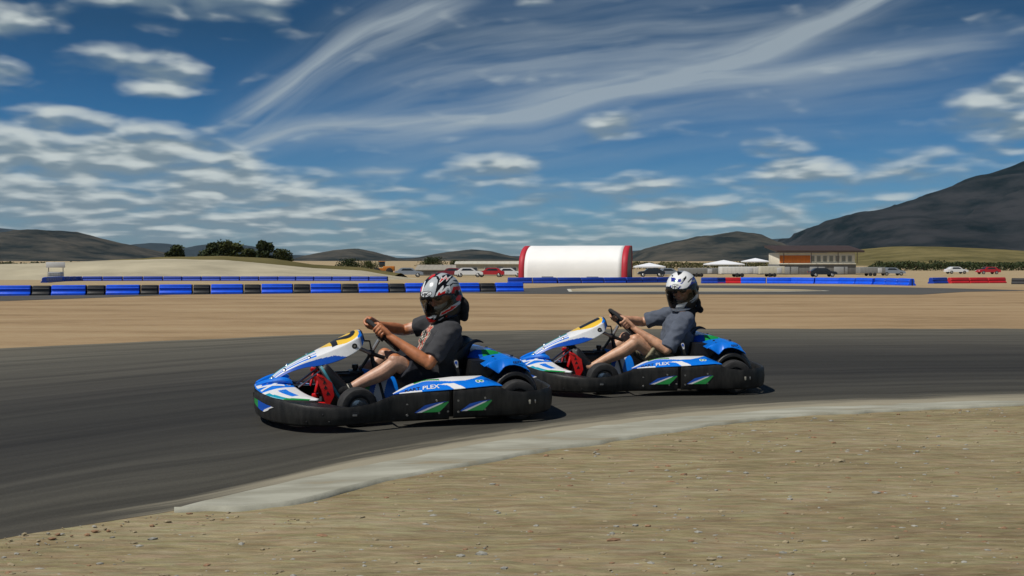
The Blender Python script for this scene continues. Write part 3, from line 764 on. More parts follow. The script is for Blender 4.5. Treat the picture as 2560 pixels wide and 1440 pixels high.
def make_kart():
    root = empty('go_kart')
    n = len(OUT)
    left = OUT[:]; right = [(a, -b) for a, b in OUT]
    cut = lambda a, b: [p for p in left if a <= p[0] <= b]
    f_ = [p for p in left if p[0] >= .36]; full = [(a, -b) for a, b in f_[::-1]][:-1] + f_
    mb = MB(); bumper_piece(mb, full)
    for sx in (-1, 1):   # moulded badge recess and screw heads
        for (x, z) in ((.93, .115), (.90, .075), (.80, .12), (.76, .075)):
            mb.lathe([(.0, .004), (.006, .004), (.008, 0)], 'y', on_side(x, z, sx, .004), 10, 1)
        mb.box(on_side(.60, .115, sx, .006), (.055, .006, .034), 1, .003)
        mb.box(on_side(.60, .112, sx, .0075), (.03, .008, .014), 2, .002)
    fb = mb.build('front_bumper', [M_['bumper'], M_['black'], M_['dull']], root)
    for sx in (1, -1):
        mb = MB(); s_ = [(a, b * sx) for a, b in left if -.06 <= a <= .375]; s_ = [(a, b - sx * .004) for a, b in s_]
        bumper_piece(mb, s_, .043)
        for (x, z) in ((.245, .155), (.245, .085), (.03, .092), (.045, .175), (-.03, .1)):
            mb.lathe([(0, .004), (.007, .004), (.0095, 0)], 'y', on_side(x, z, sx, .0), 12, 1)
        mb.build('side_bumper', [M_['bumper'], M_['dull']], root)
    r_ = [p for p in left if p[0] <= -.045]; fullr = r_ + [(a, -b) for a, b in r_[::-1]][1:]
    mb = MB(); bumper_piece(mb, fullr, .05)
    for sx in (-1, 1):
        for (x, z) in ((-.10, .17), (-.10, .095), (-.285, .182), (-.285, .105)):
            mb.lathe([(0, .006), (.007, .006), (.0095, 0)], 'y', on_side(x, z, sx, .002), 12, 1)
        mb.box(on_side(-.60, .14, sx, .004), (.026, .008, .03), 2, .003, Matrix.Rotation(sx * -.35, 4, 'Z'))
        mb.box(on_side(-.640, .14, sx, .003), (.03, .006, .026), 1, .003, Matrix.Rotation(sx * -.5, 4, 'Z'))
    mb.build('rear_bumper', [M_['bumper'], M_['dull'], M_['mark']], root)
    # stickers on the skirt: blue, white and green slanted bands
    for sx in (1, -1):
        for k, (x0, x1) in enumerate(((.198, -.035), (-.112, -.332))):
            mb = MB(); dx = x0 - x1
            f = lambda a, b: on_side(x0 - a * dx, .100 + b * .072, sx, .0115)
            decal_poly(mb, [(.0, .02), (.30, .66), (.60, .86), (.98, .98), (.72, .80), (.06, .0)], f, 0)
            decal_poly(mb, [(.04, .0), (.72, .80), (.86, .90), (.78, .74), (.20, .0)], f, 1)
            decal_poly(mb, [(.21, .0), (.78, .74), (.98, .96), (1.0, .88), (.86, .42), (.72, .0)], f, 2)
            mb.build('sticker', [M_['deep'], M_['white'], M_['green']], root, smooth=False)
        mb = MB()
        def f(a, b):   # wraps the front corner
            i = int(7 + a * 15); p = OUT[i]; q = OUT[i + 1]; t = Vector((q[0] - p[0], q[1] - p[1], 0)).normalized(); n_ = Vector((-t.y, t.x, 0)); n_ = n_ if n_.x > 0 else -n_
            w = Vector((p[0], p[1], .105 + .065 * b)) + n_ * .0095; return Vector((w.x, sx * w.y, w.z))
        decal_poly(mb, [(0, .55), (.0, 1.), (.35, 1.), (.35, .2)], f, 2, 2); decal_poly(mb, [(.35, .2), (.35, 1.), (.95, .72), (.6, .0)], f, 0, 2); decal_poly(mb, [(.6, 0), (.95, .72), (1., .68), (.72, 0)], f, 1, 2)
        mb.build('sticker', [M_['deep'], M_['white'], M_['green']], root, smooth=False)
    # nose
    nose = sheet('nose_cone', lambda u, v: nose_fn(-1 + 2 * u, v), 120, 24, LIV + [M_['black']], root, lambda u, v: nose_paint(-1 + 2 * u, v), .006)
    for body, st, wd, m, sz in (('KART', -.74, .54, M_['ink'], .062), ('PLEX', -.16, .58, M_['white'], .072)):
        TV, TF = text2d(body, 1., .035); wx = max(v.x for v in TV); hy = max(v.y for v in TV)
        mesh('lettering', [nose_fn(st + wd * v.x / wx, .06 + .66 * v.y / hy) + Vector((0, 0, .004)) for v in TV], TF, m, nose, False)
    TV, TF = text2d('Area 27', 1.); wx = max(v.x for v in TV)
    mesh('lettering', [nose_fn(.20 + .20 * v.x / wx, .80 + .14 * v.y) + Vector((0, 0, .004)) for v in TV], TF, M_['white'], nose, False)
    # raised lip under the number panel, and the dark shelf behind the nose
    mb = MB()
    for sx in (1, -1):
        V, Fc = tube(spline([(1.19, sx * .05, .245), (1.11, sx * .11, .27), (1.02, sx * .15, .285), (.96, sx * .16, .27)], 14), [.012, .016, .018, .02, .021, .022, .022, .022, .022, .021, .020, .018, .014, .01], 8); mb.add(V, Fc, 0)
    mb.build('nose_lip', [M_['blue']], nose)
    V, Fc, _ = gridpts(lambda u, v: Vector(((lambda p, q: (p.x + (q[0] - p.x) * v, p.y + (q[1] * (1 if u >= .5 else -1) - p.y) * v, p.z - .01 + (interp(ZTOP, q[0]) - .02 - p.z + .01) * v))(nose_fn(-1 + 2 * u, 0), OUT[int(abs(-1 + 2 * u) * 52)]))), 80, 6)
    mesh('bumper_shelf', V, Fc, M_['black'], root)
    # number panel
    pan = sheet('number_panel', lambda u, v: panel_fn(u, -1 + 2 * v), 200, 120, LIV, root, lambda u, v: panel_paint(u, -1 + 2 * v), .005, -1.)
    for s, t in ((.42, -.66), (.24, -.66), (.42, .62), (.20, .66), (.08, .6)):
        mb = MB(); p = panel_fn(s, t, .003); mb.lathe([(0, .016), (.008, .015), (.010, .004), (.014, 0)], 'z', p, 12, 0)
        mb.build('bolt', [M_['steel']], pan)
    for sx in (1, -1):
        mb = MB(); c = panel_fn(.80, sx * .85, .004)
        mb.lathe([(0, .004 * sx), (.012, .004 * sx), (.012, .002 * sx), (.019, .002 * sx), (.019, 0)], 'y', c, 20, 0); mb.lathe([(0, .0055 * sx), (.008, .0055 * sx)], 'y', c, 14, 1)
        mb.build('emblem', [M_['ink'], M_['mark']], pan)
    mb = MB()
    for k in range(4):
        t0 = -.36 + k * .16
        decal_poly(mb, [(.905, t0), (.905, t0 + .1), (.965, t0 + .14), (.965, t0 + .04)], lambda a, b: panel_fn(a, b, .003), 0)
    mb.build('white_marks', [M_['white']], pan, False)
    mb = MB(); mb.tube(spline([tuple(panel_fn(.998, -1 + 2 * i / 16)) for i in range(17)], 33), .007, 0, 8); mb.build('panel_edge', [M_['black']], pan)
    # chassis
    mb = MB()
    for sx in (1, -1):
        mb.tube(spline([(1.10, sx * .16, .07), (.80, sx * .24, .06), (.45, sx * .27, .06), (.1, sx * .33, .06), (-.4, sx * .33, .07), (-.78, sx * .33, .10)], 24), .015)
        mb.tube([(.55, sx * .27, .07), (.55, sx * .42, .12)], .016); mb.tube([(.36, sx * .29, .06), (.34, sx * .60, .07), (-.36, sx * .60, .07), (-.38, sx * .33, .07)], .012)
        mb.tube([(.34, sx * .55, .16), (-.36, sx * .55, .16)], .011)
        mb.tube([(-.78, sx * .33, .10), (-.86, sx * .33, .14)], .013)
    for x in (1.08, .62, .1, -.35, -.72): mb.tube([(x, -.33 + .0, .06), (x, .33, .06)], .014)
    mb.build('chassis', [M_['frame']], root)
    mb = MB(); mb.prism([(1.06, -.22, .047), (.60, -.27, .047), (.12, -.30, .047), (.12, .30, .047), (.60, .27, .047), (1.06, .22, .047)], (0, 0, -.006)); mb.build('floor_pan', [M_['dull']], root)
    for sx in (1, -1):   # black pod bodies behind the skirt
        k = 16; V = []; Fc = []
        for i in range(k + 1):
            u = i / k; a = pod_fn(u, 0, sx); b = pod_fn(u, 1, sx); d = Vector((0, 0, -.010)); yin = b.y
            V += [a + d - Vector((0, sx * .02, 0)), (a + b) / 2 + d + Vector((0, 0, .003)), b + d, Vector((b.x, yin, .06)), Vector((a.x, a.y - sx * .04, .055))]
        for i in range(k):
            for j in range(5): q = (j + 1) % 5; Fc.append((i * 5 + j, i * 5 + q, i * 5 + 5 + q, i * 5 + 5 + j))
        Fc += [tuple(range(5)), tuple(k * 5 + j for j in range(5))]
        sp_ = mesh('side_pod', V, Fc, M_['black'], root, True, None, 30)
        cv = sheet('pod_cover', lambda u, v: pod_fn(u, v, sx), 150, 36, LIV, sp_, pod_paint, .004, -1. if sx > 0 else 1.)
        for body, st, wd, m in (('KART', .10, .155, M_['ink']), ('PLEX', .265, .17, M_['white'])):
            TV, TF = text2d(body, 1., .02, .25); wx = max(v.x for v in TV); hy = max(v.y for v in TV)
            if sx > 0: g = lambda v: pod_fn(st + wd * v.x / wx, .10 + .24 * v.y / hy, sx)
            else: g = lambda v: pod_fn(.52 - st - wd * v.x / wx + .06, .10 + .24 * v.y / hy, sx)
            mesh('lettering', [g(v) + Vector((0, sx * .0015, .0035)) for v in TV], TF, m, sp_, False)
        mb = MB()
        for (cu, cvv, ru, rv, m) in ((.795, .34, .022, .11, 1), (.83, .34, .022, .10, 1), (.795, .34, .013, .065, 0), (.83, .34, .013, .06, 0)):
            decal_poly(mb, [(cu + ru * math.cos(t * math.pi / 6), cvv + rv * math.sin(t * math.pi / 6)) for t in range(12)], lambda a, b, o_=.003 + (.001 if m == 0 else 0): pod_fn(a, b, sx) + Vector((0, 0, o_)), m)
        for k in range(6):
            decal_poly(mb, [(.865 + k * .017, .38 + k * .02), (.865 + k * .017, .50 + k * .02), (.877 + k * .017, .50 + k * .02), (.877 + k * .017, .38 + k * .02)], lambda a, b: pod_fn(a, b, sx) + Vector((0, 0, .0035)), 2)
        mb.build('emblem', [M_['green'], M_['white'], M_['deep']], sp_, False)
    # wheels
    def wheel(x, y, r, w, steer=0.):
        sg = 1 if y > 0 else -1; mb = MB(); h = w / 2
        mb.lathe([(r * .50, -h * .72), (r * .47, -h * .5), (r * .36, -h * .3), (r * .36, h * .3), (r * .47, h * .5), (r * .50, h * .72), (r * .53, h * .74), (r * .53, h * .66)], 'y', (0, 0, 0), 40, 0)
        mb.lathe([(0, sg * h * .30), (r * .14, sg * h * .30), (r * .16, sg * h * .22), (r * .36, sg * h * .16), (r * .36, 0)], 'y', (0, 0, 0), 30, 0)
        for k in range(3):
            a = k * 2.094 + .5; mb.lathe([(0, sg * h * .38), (.008, sg * h * .38), (.008, sg * h * .15)], 'y', (r * .24 * math.cos(a), 0, r * .24 * math.sin(a)), 8, 0)
        mb.tube([(r * .44, sg * h * .5, 0), (r * .52, sg * h * .8, 0)], .005, 0, 6)
        o = mb.build('wheel', [M_['steel']], root); o.location = (x, y, r); o.rotation_euler = (0, x * 1.3, steer)
        mt = MB(); mt.lathe([(r * .50, -h * .78), (r * .60, -h * .96), (r * .80, -h * 1.0), (r * .93, -h * .92), (r * .985, -h * .74), (r, -h * .4), (r, h * .4), (r * .985, h * .74), (r * .93, h * .92), (r * .80, h), (r * .60, h * .96), (r * .50, h * .78)], 'y', (0, 0, 0), 56)
        mt.build('tyre', [M_['rubber']], o)
    for sy in (1, -1):
        wheel(.55, sy * .485, .130, .125, R(9)); wheel(-.55, sy * .495, .140, .17)
    mb = MB(); mb.tube([(-.55, -.56, .14), (-.55, .56, .14)], .02, 0, 14); mb.lathe([(0, 0), (.085, 0), (.085, .008), (0, .008)], 'y', (-.55, .22, .14), 28, 1); mb.lathe([(0, 0), (.09, 0), (.09, .006), (0, .006)], 'y', (-.55, -.26, .14), 28, 1)
    mb.build('rear_axle', [M_['steel'], M_['dull']], root)
    mb = MB(); mb.tube([(.60, .40, .11), (.60, .12, .10), (.62, 0, .10), (.60, -.12, .10), (.60, -.40, .11)], .008)
    for sy in (1, -1): mb.tube([(.55, sy * .42, .12), (.55, sy * .50, .13)], .02); mb.tube([(.55, sy * .42, .07), (.55, sy * .42, .18)], .014)
    mb.build('tie_rod', [M_['dull']], root)
    # steering
    mb = MB(); mb.tube([(.62, 0, .10), (.405, 0, .42)], .011, 1); mb.tube([(.405, 0, .42), (.335, 0, .535)], .014, 0, 12)
    mb.box((.39, 0, .44), (.05, .05, .05), 1, .008); mb.tube([(.52, .06, .50), (.40, .05, .445)], .013, 2, 10); mb.tube([(.52, -.06, .50), (.40, -.05, .445)], .013, 2, 10)
    mb.tube([(.40, .05, .445), (.30, .05, .41)], .015, 1); mb.tube([(.50, 0, .535), (.40, 0, .53), (.385, 0, .45)], .007, 1, 8)
    for sy in (1, -1): mb.tube([(.39, sy * .03, .44), (.30, sy * .14, .06)], .010, 1); mb.tube([(.91, sy * .10, .225), (.76, sy * .10, .335)], .008, 0, 8)
    mb.build('steering_column', [M_['steel'], M_['frame'], M_['dull']], root)
    return root

WC = Vector((.305, 0, .572)); WE1 = Vector((.7, 0, .714)).normalized(); WN = Vector((-.714, 0, .7)).normalized(); WR = .152
def rim(a, r=None):
    """point on the steering wheel rim; a from the driver's left, turning upward"""
    return WC + (Vector((0, 1, 0)) * math.cos(a) + WE1 * math.sin(a)) * (r or WR)

def kart_rest(root, number, turn):
    # steering wheel
    mb = MB(); k = 60
    pts = []
    for i in range(k):
        a = 2 * math.pi * i / k + turn; r = WR * (1 - .10 * max(0, math.cos(2 * math.pi * i / k - math.pi / 2)) ** 6); pts.append(rim(a, r))
    V, Fc = tube(pts + pts[:2], .0155, 12, False); mb.add(V, Fc, 0)
    for d in (0, math.pi, 1.5 * math.pi):
        a = d + turn; mb.prism([tuple(rim(a - .12, WR * .95) + WN * -.004), tuple(rim(a + .12, WR * .95) + WN * -.004), tuple(rim(a + .3, WR * .25) + WN * -.018), tuple(rim(a - .3, WR * .25) + WN * -.018)], WN * .006, 1)
    V, Fc = tube([WC - WN * .04, WC + WN * .004], .034, 20); mb.add(V, Fc, 1)
    mb.box(rim(math.pi / 2 + turn, WR * .72) + WN * .004, (.05, .11, .02), 1, .006, Matrix((WE1, (0, 1, 0), WN)).transposed().to_4x4() @ Matrix.Rotation(-turn, 4, 'Z'))
    mb.build('steering_wheel', [M_['grip'], M_['frame']], root)
    # seat
    PR = spline([(.20, .10), (.10, .07), (-.02, .055), (-.13, .065), (-.22, .12), (-.265, .22), (-.29, .33), (-.315, .43), (-.34, .50), (-.395, .515)], 60)
    HWT = [(0, .17), (.3, .2), (.6, .205), (.85, .19), (.93, .195), (1, .215)]; RS = [(0, .06), (.2, .15), (.38, .21), (.55, .20), (.75, .13), (.88, .05), (1, .0)]
    def sf(u, v):
        i = min(58, int(u * 59)); x, z = PR[i]; dx = PR[i + 1][0] - x; dz = PR[i + 1][1] - z; l = math.hypot(dx, dz); n_ = Vector((dz / l, 0, -dx / l))
        t = -1 + 2 * v; hw = interp(HWT, u); r = interp(RS, u)
        return Vector((x, hw * math.sin(t * math.pi / 2) if abs(t) < 1 else hw * t, z)) + n_ * r * abs(t) ** 2.6
    st = sheet('seat', sf, 59, 40, [M_['black']], root, None, .008, 0)
    for sy in (1, -1):
        mb = MB(); mb.tube([sf(.50, .5 + sy * .48) + Vector((0, sy * .012, .0)), Vector((-.20, sy * .34, .08))], .012, 0); mb.build('seat_stay', [M_['frame']], root)
    mb = MB()   # stickered strut beside the seat
    V = [(-.148, .305, .412), (-.140, .305, .395), (-.158, .306, .355), (-.180, .308, .285), (-.196, .308, .280), (-.184, .306, .355), (-.186, .305, .392), (-.172, .305, .414)]
    mb.prism(V, (0, .010, 0), 0)
    mb.prism([(-.154, .317, .404), (-.150, .317, .394), (-.167, .317, .352), (-.180, .317, .356), (-.178, .317, .392), (-.170, .317, .406)], (0, .0015, 0), 1)
    mb.prism([(-.156, .3195, .398), (-.155, .3195, .384), (-.166, .3195, .374), (-.175, .3195, .386), (-.170, .3195, .399)], (0, .001, 0), 2)
    mb.build('seat_strut', [M_['frame'], M_['white'], M_['deep']], root)
    # tank, cap and painted column shroud between the driver's legs
    mb = MB(); mb.box((.60, 0, .185), (.27, .25, .25), 0, .035, None, 3); mb.tube([(.72, 0, .305), (.34, 0, .305)], .014, 0); mb.box((.50, 0, .312), (.10, .16, .02), 0, .008)
    ft = mb.build('fuel_tank', [M_['black']], root)
    mb = MB(); mb.lathe([(0, .36), (.022, .36), (.024, .354), (.024, .335), (.018, .333), (.018, .30)], 'z', (.50, -.04, 0), 20); mb.build('cap', [M_['black']], ft)
    def shroud(u, v):
        a = -1 + 2 * v; x = .46 - .22 * u; z = .05 + (.285 - .06 * u) * (1 - abs(a) ** 2.2)
        return Vector((x - .05 * abs(a) * u, .125 * math.copysign(abs(a) ** .7, a), z))
    def sp(u, v):
        w = abs(-1 + 2 * v)
        k = u + w * .55
        return BL if k < .42 else GR if k < .56 else DP if k < .70 else WH if k < .98 else BL
    sheet('column_shroud', shroud, 50, 50, LIV, root, sp, .005, 0)
    # pedals
    for sy in (1, -1):
        mb = MB(); y = sy * .20
        V = [(.805, .315), (.765, .325), (.695, .268), (.680, .180), (.712, .116), (.735, .118), (.770, .225)]
        outer = [Vector((a, y + sy * .060, b)) for a, b in V]
        mb.prism([tuple(p) for p in outer], (0, -.006 * sy, 0), 0)
        for (cx, cz, s) in ((.745, .275, .013), (.738, .240, .013), (.722, .200, .014)):
            mb.prism([(cx + s, y + sy * .0615, cz - s), (cx - s, y + sy * .0615, cz - s * .6), (cx + s * .2, y + sy * .0615, cz + s)], (0, -sy * .0005, 0), 1)
        mb.box((.772, y + sy * .03, .312), (.05, .07, .012), 0, .004, Matrix.Rotation(-.6, 4, 'Y')); mb.box((.790, y, .255), (.012, .085, .12), 0, .004, Matrix.Rotation(-.25, 4, 'Y'))
        mb.box((.765, y + sy * .035, .115), (.055, .05, .04), 0, .01); mb.tube([(.76, y - .04, .07), (.76, y + .04, .07)], .012, 1)
        mb.build('pedal', [M_['red'], M_['ink']], root)
    # engine, shroud, covers
    mb = MB(); P = [(-.25, .07), (-.235, .28), (-.262, .405), (-.36, .405), (-.48, .385), (-.60, .35), (-.68, .285), (-.715, .12), (-.66, .07)]
    mb.prism([(a, -.40, b) for a, b in P], (0, .78, 0), 0)
    mb.build('engine_shroud', [M_['black']], root, True, 20)
    mb = MB(); mb.box((-.40, -.47, .22), (.20, .14, .22), 0, .015)
    for k in range(7): mb.box((-.40, -.47, .15 + k * .025), (.22, .16, .006), 1)
    mb.tube([(-.45, -.52, .12), (-.65, -.50, .12), (-.76, -.30, .14), (-.77, .1, .14)], .03, 1, 12); mb.build('engine', [M_['black'], M_['dull']], root)
    CP = [(-.285, .400), (-.33, .452), (-.42, .458), (-.50, .444), (-.58, .412), (-.66, .362), (-.70, .31)]
    CS = spline(CP, 40)
    def cf(u, v):
        x, z = CS[min(39, int(u * 39.99))]; t = -1 + 2 * v; y = -.10 + .30 * t
        return Vector((x, y, z - (.0 if abs(t) < .8 else (abs(t) - .8) / .2 * (.055 if t > 0 else .04))))
    def cp(u, v):
        if v > .86: return DP if u < .3 else GR if u < .55 else TE if u < .75 else BL
        return BL
    ec = sheet('engine_cover', cf, 40, 50, LIV, root, cp, .005, -1.)
    for (x, y) in ((-.34, -.3), (-.62, -.3), (-.36, .10)):
        mb = MB(); mb.lathe([(0, .010), (.008, .010), (.011, 0)], 'z', (x, y, interp([(a, b) for a, b in CP[::-1]], x)), 12); mb.build('bolt', [M_['steel']], ec)
    for sy in (1, -1):
        WP = spline([(-.325, .388), (-.40, .418), (-.50, .432), (-.57, .427), (-.62, .395), (-.655, .335)], 40)
        def wf(u, v):
            x, z = WP[min(39, int(u * 39.99))]
            if v < .6:
                y = .215 + (.47 - .215) * (v / .6); return Vector((x, sy * y, z - .01 * (v / .6) ** 2))
            f = (v - .6) / .4; lo = interp([(-.66, .335), (-.62, .352), (-.585, .370), (-.54, .382), (-.50, .380), (-.47, .372), (-.425, .322), (-.385, .352), (-.325, .386)], x)
            return Vector((x, sy * (.47 + .034 * f), z - .01 + (min(lo, z - .012) - z + .01) * f))
        wc = sheet('wheel_cover', wf, 160, 40, LIV, root, None, .005, -1. if sy > 0 else 1.)
        for (x, y) in ((-.43, .33), (-.56, .36)):
            mb = MB(); mb.lathe([(0, .014), (.009, .014), (.012, 0)], 'z', (x, sy * y, interp([(a, b) for a, b in WP[::-1]], x) - .006), 12, 0); mb.build('bolt', [M_['ink']], wc)
        mb = MB(); mb.lathe([(0, .003), (.020, .003), (.020, 0)], 'z', (-.435, sy * .42, .416), 18, 0)
        mb.build('vent', [M_['ink']], wc)
        mb = MB()
        for k in range(5): mb.box((-.535 - k * .012, sy * .4995, .40), (.007, .004, .012), 0)
        mb.build('lettering', [M_['ink']], wc)
        # arched guard over the rear tyre
        def ff(u, v):
            a = math.pi * (-.08 + 1.10 * u); w = v
            y = interp([(0, .375), (.25, .385), (.5, .435), (.7, .485), (.85, .502), (1, .506)], w); r = interp([(0, .10), (.15, .225), (.35, .222), (.5, .196), (.62, .192), (.8, .186), (.92, .172), (1, .158)], w)
            return Vector((-.545 + r * math.cos(a) * .88, sy * y, .145 + r * math.sin(a)))
        sheet('rear_fender', ff, 48, 24, [M_['black']], root, None, .005, 0)
    # race number
    pan = [o for o in root.children if o.name.startswith('number_panel')][0]
    TV, TF = text2d(number, 1., .03); x0 = min(v.x for v in TV); wx = max(v.x for v in TV); hy = max(v.y for v in TV); w0 = (.30 if number == '1' else .62)
    mesh('number', [panel_fn(.615 + .245 * v.y / hy, -w0 * .72 + .10 + w0 * 1.44 * (v.x - x0) / (wx - x0), .0035) for v in TV], TF, M_['ink'], pan, False)

K1 = (-.64, 7.26, 16.); K2 = (1.267, 8.76, 4.)
kart = make_kart()
kart2 = copy_tree(kart)
kart_rest(kart, '2', R(-14)); kart_rest(kart2, '1', R(-6))
for k, (x, y, th) in ((kart, K1), (kart2, K2)):
    k.location = (x, y, .008); k.rotation_euler = (0, 0, math.pi + R(th))
tag(kart, 'blue and white go-kart wearing a black number 2 on its yellow panel', 'go-kart', 'racing go-karts on the track')
tag(kart2, 'blue and white go-kart wearing a black number 1 on its yellow panel', 'go-kart', 'racing go-karts on the track')

# ------------------------------------------------------------------ the drivers
skin_m = attr_mat('skin', .46, .2, 240., .12, 0., .20, 26.)
cloth_m = attr_mat('cotton', .92, .35, 420., 0., 0., .10, 30.)
shoe_m = mat('shoe_leather', (.012, .012, .014), .45, var=.3, scale=40., bump=.2)
sole_m = mat('shoe_sole', (.045, .047, .047), .7, var=.15, scale=50.)
teal_m = mat('sole_edge', (.05, .24, .30), .6, var=.1)
knit_m = mat('black_knit', (.007, .007, .008), .95, var=.3, scale=60., bump=.4, bscale=300.)
lens_m = mat('dark_lens', (.006, .006, .007), .15, var=.05)
liner_m = mat('helmet_liner', (.010, .010, .011), .9, var=.2)
def visor_mat():
    m = bpy.data.materials.new('tinted_visor'); m.use_nodes = True; nt = m.node_tree; nt.nodes.clear(); L = nt.links.new
    out = node(nt, 'ShaderNodeOutputMaterial'); t = node(nt, 'ShaderNodeBsdfTransparent'); t.inputs[0].default_value = (.84, .82, .78, 1)
    g = node(nt, 'ShaderNodeBsdfGlossy', ins={'Roughness': .06}); g.inputs[0].default_value = (.9, .9, .9, 1)
    fr = node(nt, 'ShaderNodeFresnel', ins={0: 1.45}); k = node(nt, 'ShaderNodeMath', operation='MULTIPLY', ins={1: .8}); L(fr.outputs[0], k.inputs[0])
    mx = node(nt, 'ShaderNodeMixShader'); L(k.outputs[0], mx.inputs[0]); L(t.outputs[0], mx.inputs[1]); L(g.outputs[0], mx.inputs[2]); L(mx.outputs[0], out.inputs[0])
    return m
visor_m = visor_mat()

def limb(pts, rad, n=18):
    P = spline([tuple(p) + (r,) for p, r in zip(pts, rad)], 6 * len(pts))
    return tube([p[:3] for p in P], [p[3] for p in P], n, True, True)

def grip(a, elbow, mirror):
    """A hand closed round the steering wheel rim at angle a."""
    G = rim(a); Rr = (G - WC).normalized(); T = (rim(a + .02) - rim(a - .02)).normalized() * (-1 if mirror else 1); N = WN
    d = (Vector(elbow) - G).normalized()
    W = G + d * .088 + Rr * .012 + N * .006 - T * .008
    S = []; kn = []
    for t, r, l in ((.034, .0100, .96), (.012, .0104, 1.04), (-.010, .0099, 1.), (-.030, .0085, .84)):
        K = G + T * t + Rr * (.032 * l) + N * .018
        P1 = G + T * (t * 1.04) + Rr * .030 - N * .018 * l; P2 = G + T * (t * 1.02) + Rr * .002 - N * .031 * l; P3 = G + T * (t * .95) - Rr * .024 * l - N * .016; P4 = G + T * (t * .9) - Rr * .028 * l + N * .002
        kn.append(K); mid = W.lerp(K, .55) + N * .006 + Rr * .004
        S.append(limb([W + T * t * .45, mid + T * t * .1, K], [.017, .0165, r * 1.28], 12))
        S.append(limb([K, P1, P2], [r * 1.15, r * 1.04, r], 12)); S.append(limb([P2, P3, P4], [r, r * .95, r * .85], 12))
        S.append(ellip(K + N * .002 + Rr * .003, (r * 1.15, r * 1.15, r * 1.15), None, 12, 8))
    b = W.lerp(G, .35) + T * .022 + N * .006
    S.append(limb([b, G + T * .044 + N * .026 - Rr * .002, G + T * .060 + N * .020 - Rr * .014, G + T * .072 + N * .012 - Rr * .022], [.0185, .0135, .0115, .0092], 12))
    S.append(limb([W + T * .01, G + T * .026 + N * .026 + Rr * .012], [.020, .019], 12)); S.append(limb([W - T * .012, G - T * .022 + N * .030 + Rr * .016], [.018, .016], 12))
    return S, W

def drape(me, amp, fr, seed=0, stretch=(1, 1, 1)):
    nrm = [v.normal.copy() for v in me.vertices]
    for v, vn in zip(me.vertices, nrm):
        c = v.co.copy(); q = Vector((c.x * fr * stretch[0], c.y * fr * stretch[1], c.z * fr * stretch[2] + seed))
        w = 1 - 2 * abs(mnoise.noise(q)); w2 = mnoise.noise(q * 2.3)
        v.co = c + vn * amp * (w * .8 + w2 * .5 - .25)

def frame(fwd, roll):
    f = Vector(fwd).normalized(); u = Vector((0, 0, 1)); l = u.cross(f).normalized(); u = f.cross(l)
    l2 = l * math.cos(roll) + u * math.sin(roll); u2 = u * math.cos(roll) - l * math.sin(roll)
    return f, l2, u2

def helmet_pt(az, ph, o_=0.):
    if ph <= math.pi / 2:
        z = .160 * math.cos(ph); rho = math.sin(ph) ** .92
    else:
        k = ph - math.pi / 2; z = -.158 * math.sin(min(k, 1.2) / 1.2 * math.pi / 2) ** 1.0; rho = 1 - .19 * (k / 1.2) ** 2.2
    ca, sa = math.cos(az), math.sin(az)
    a = (.176 if ca > 0 else .170); b = .137
    x = (a + o_) * rho * ca; y = (b + o_) * rho * sa
    if z < -.05 and ca > 0: x += .020 * min(1, (-.05 - z) / .06) * ca ** 2
    if z > .0 and ca < -.2: x -= .010 * math.sin(min(1, z / .13) * math.pi) * (-ca)
    return Vector((x, y, z + o_ * math.cos(min(ph, 1.57))))
def in_visor(az, z, g=0.):
    d = abs(math.degrees(az))
    if d > 86 + g * 600: return False
    top = .036 - .016 * (d / 80) ** 2 - max(0, d - 62) * .0010; bot = -.078 + .018 * (d / 80) ** 2 + max(0, d - 55) * .0008
    return bot - g < z < top + g

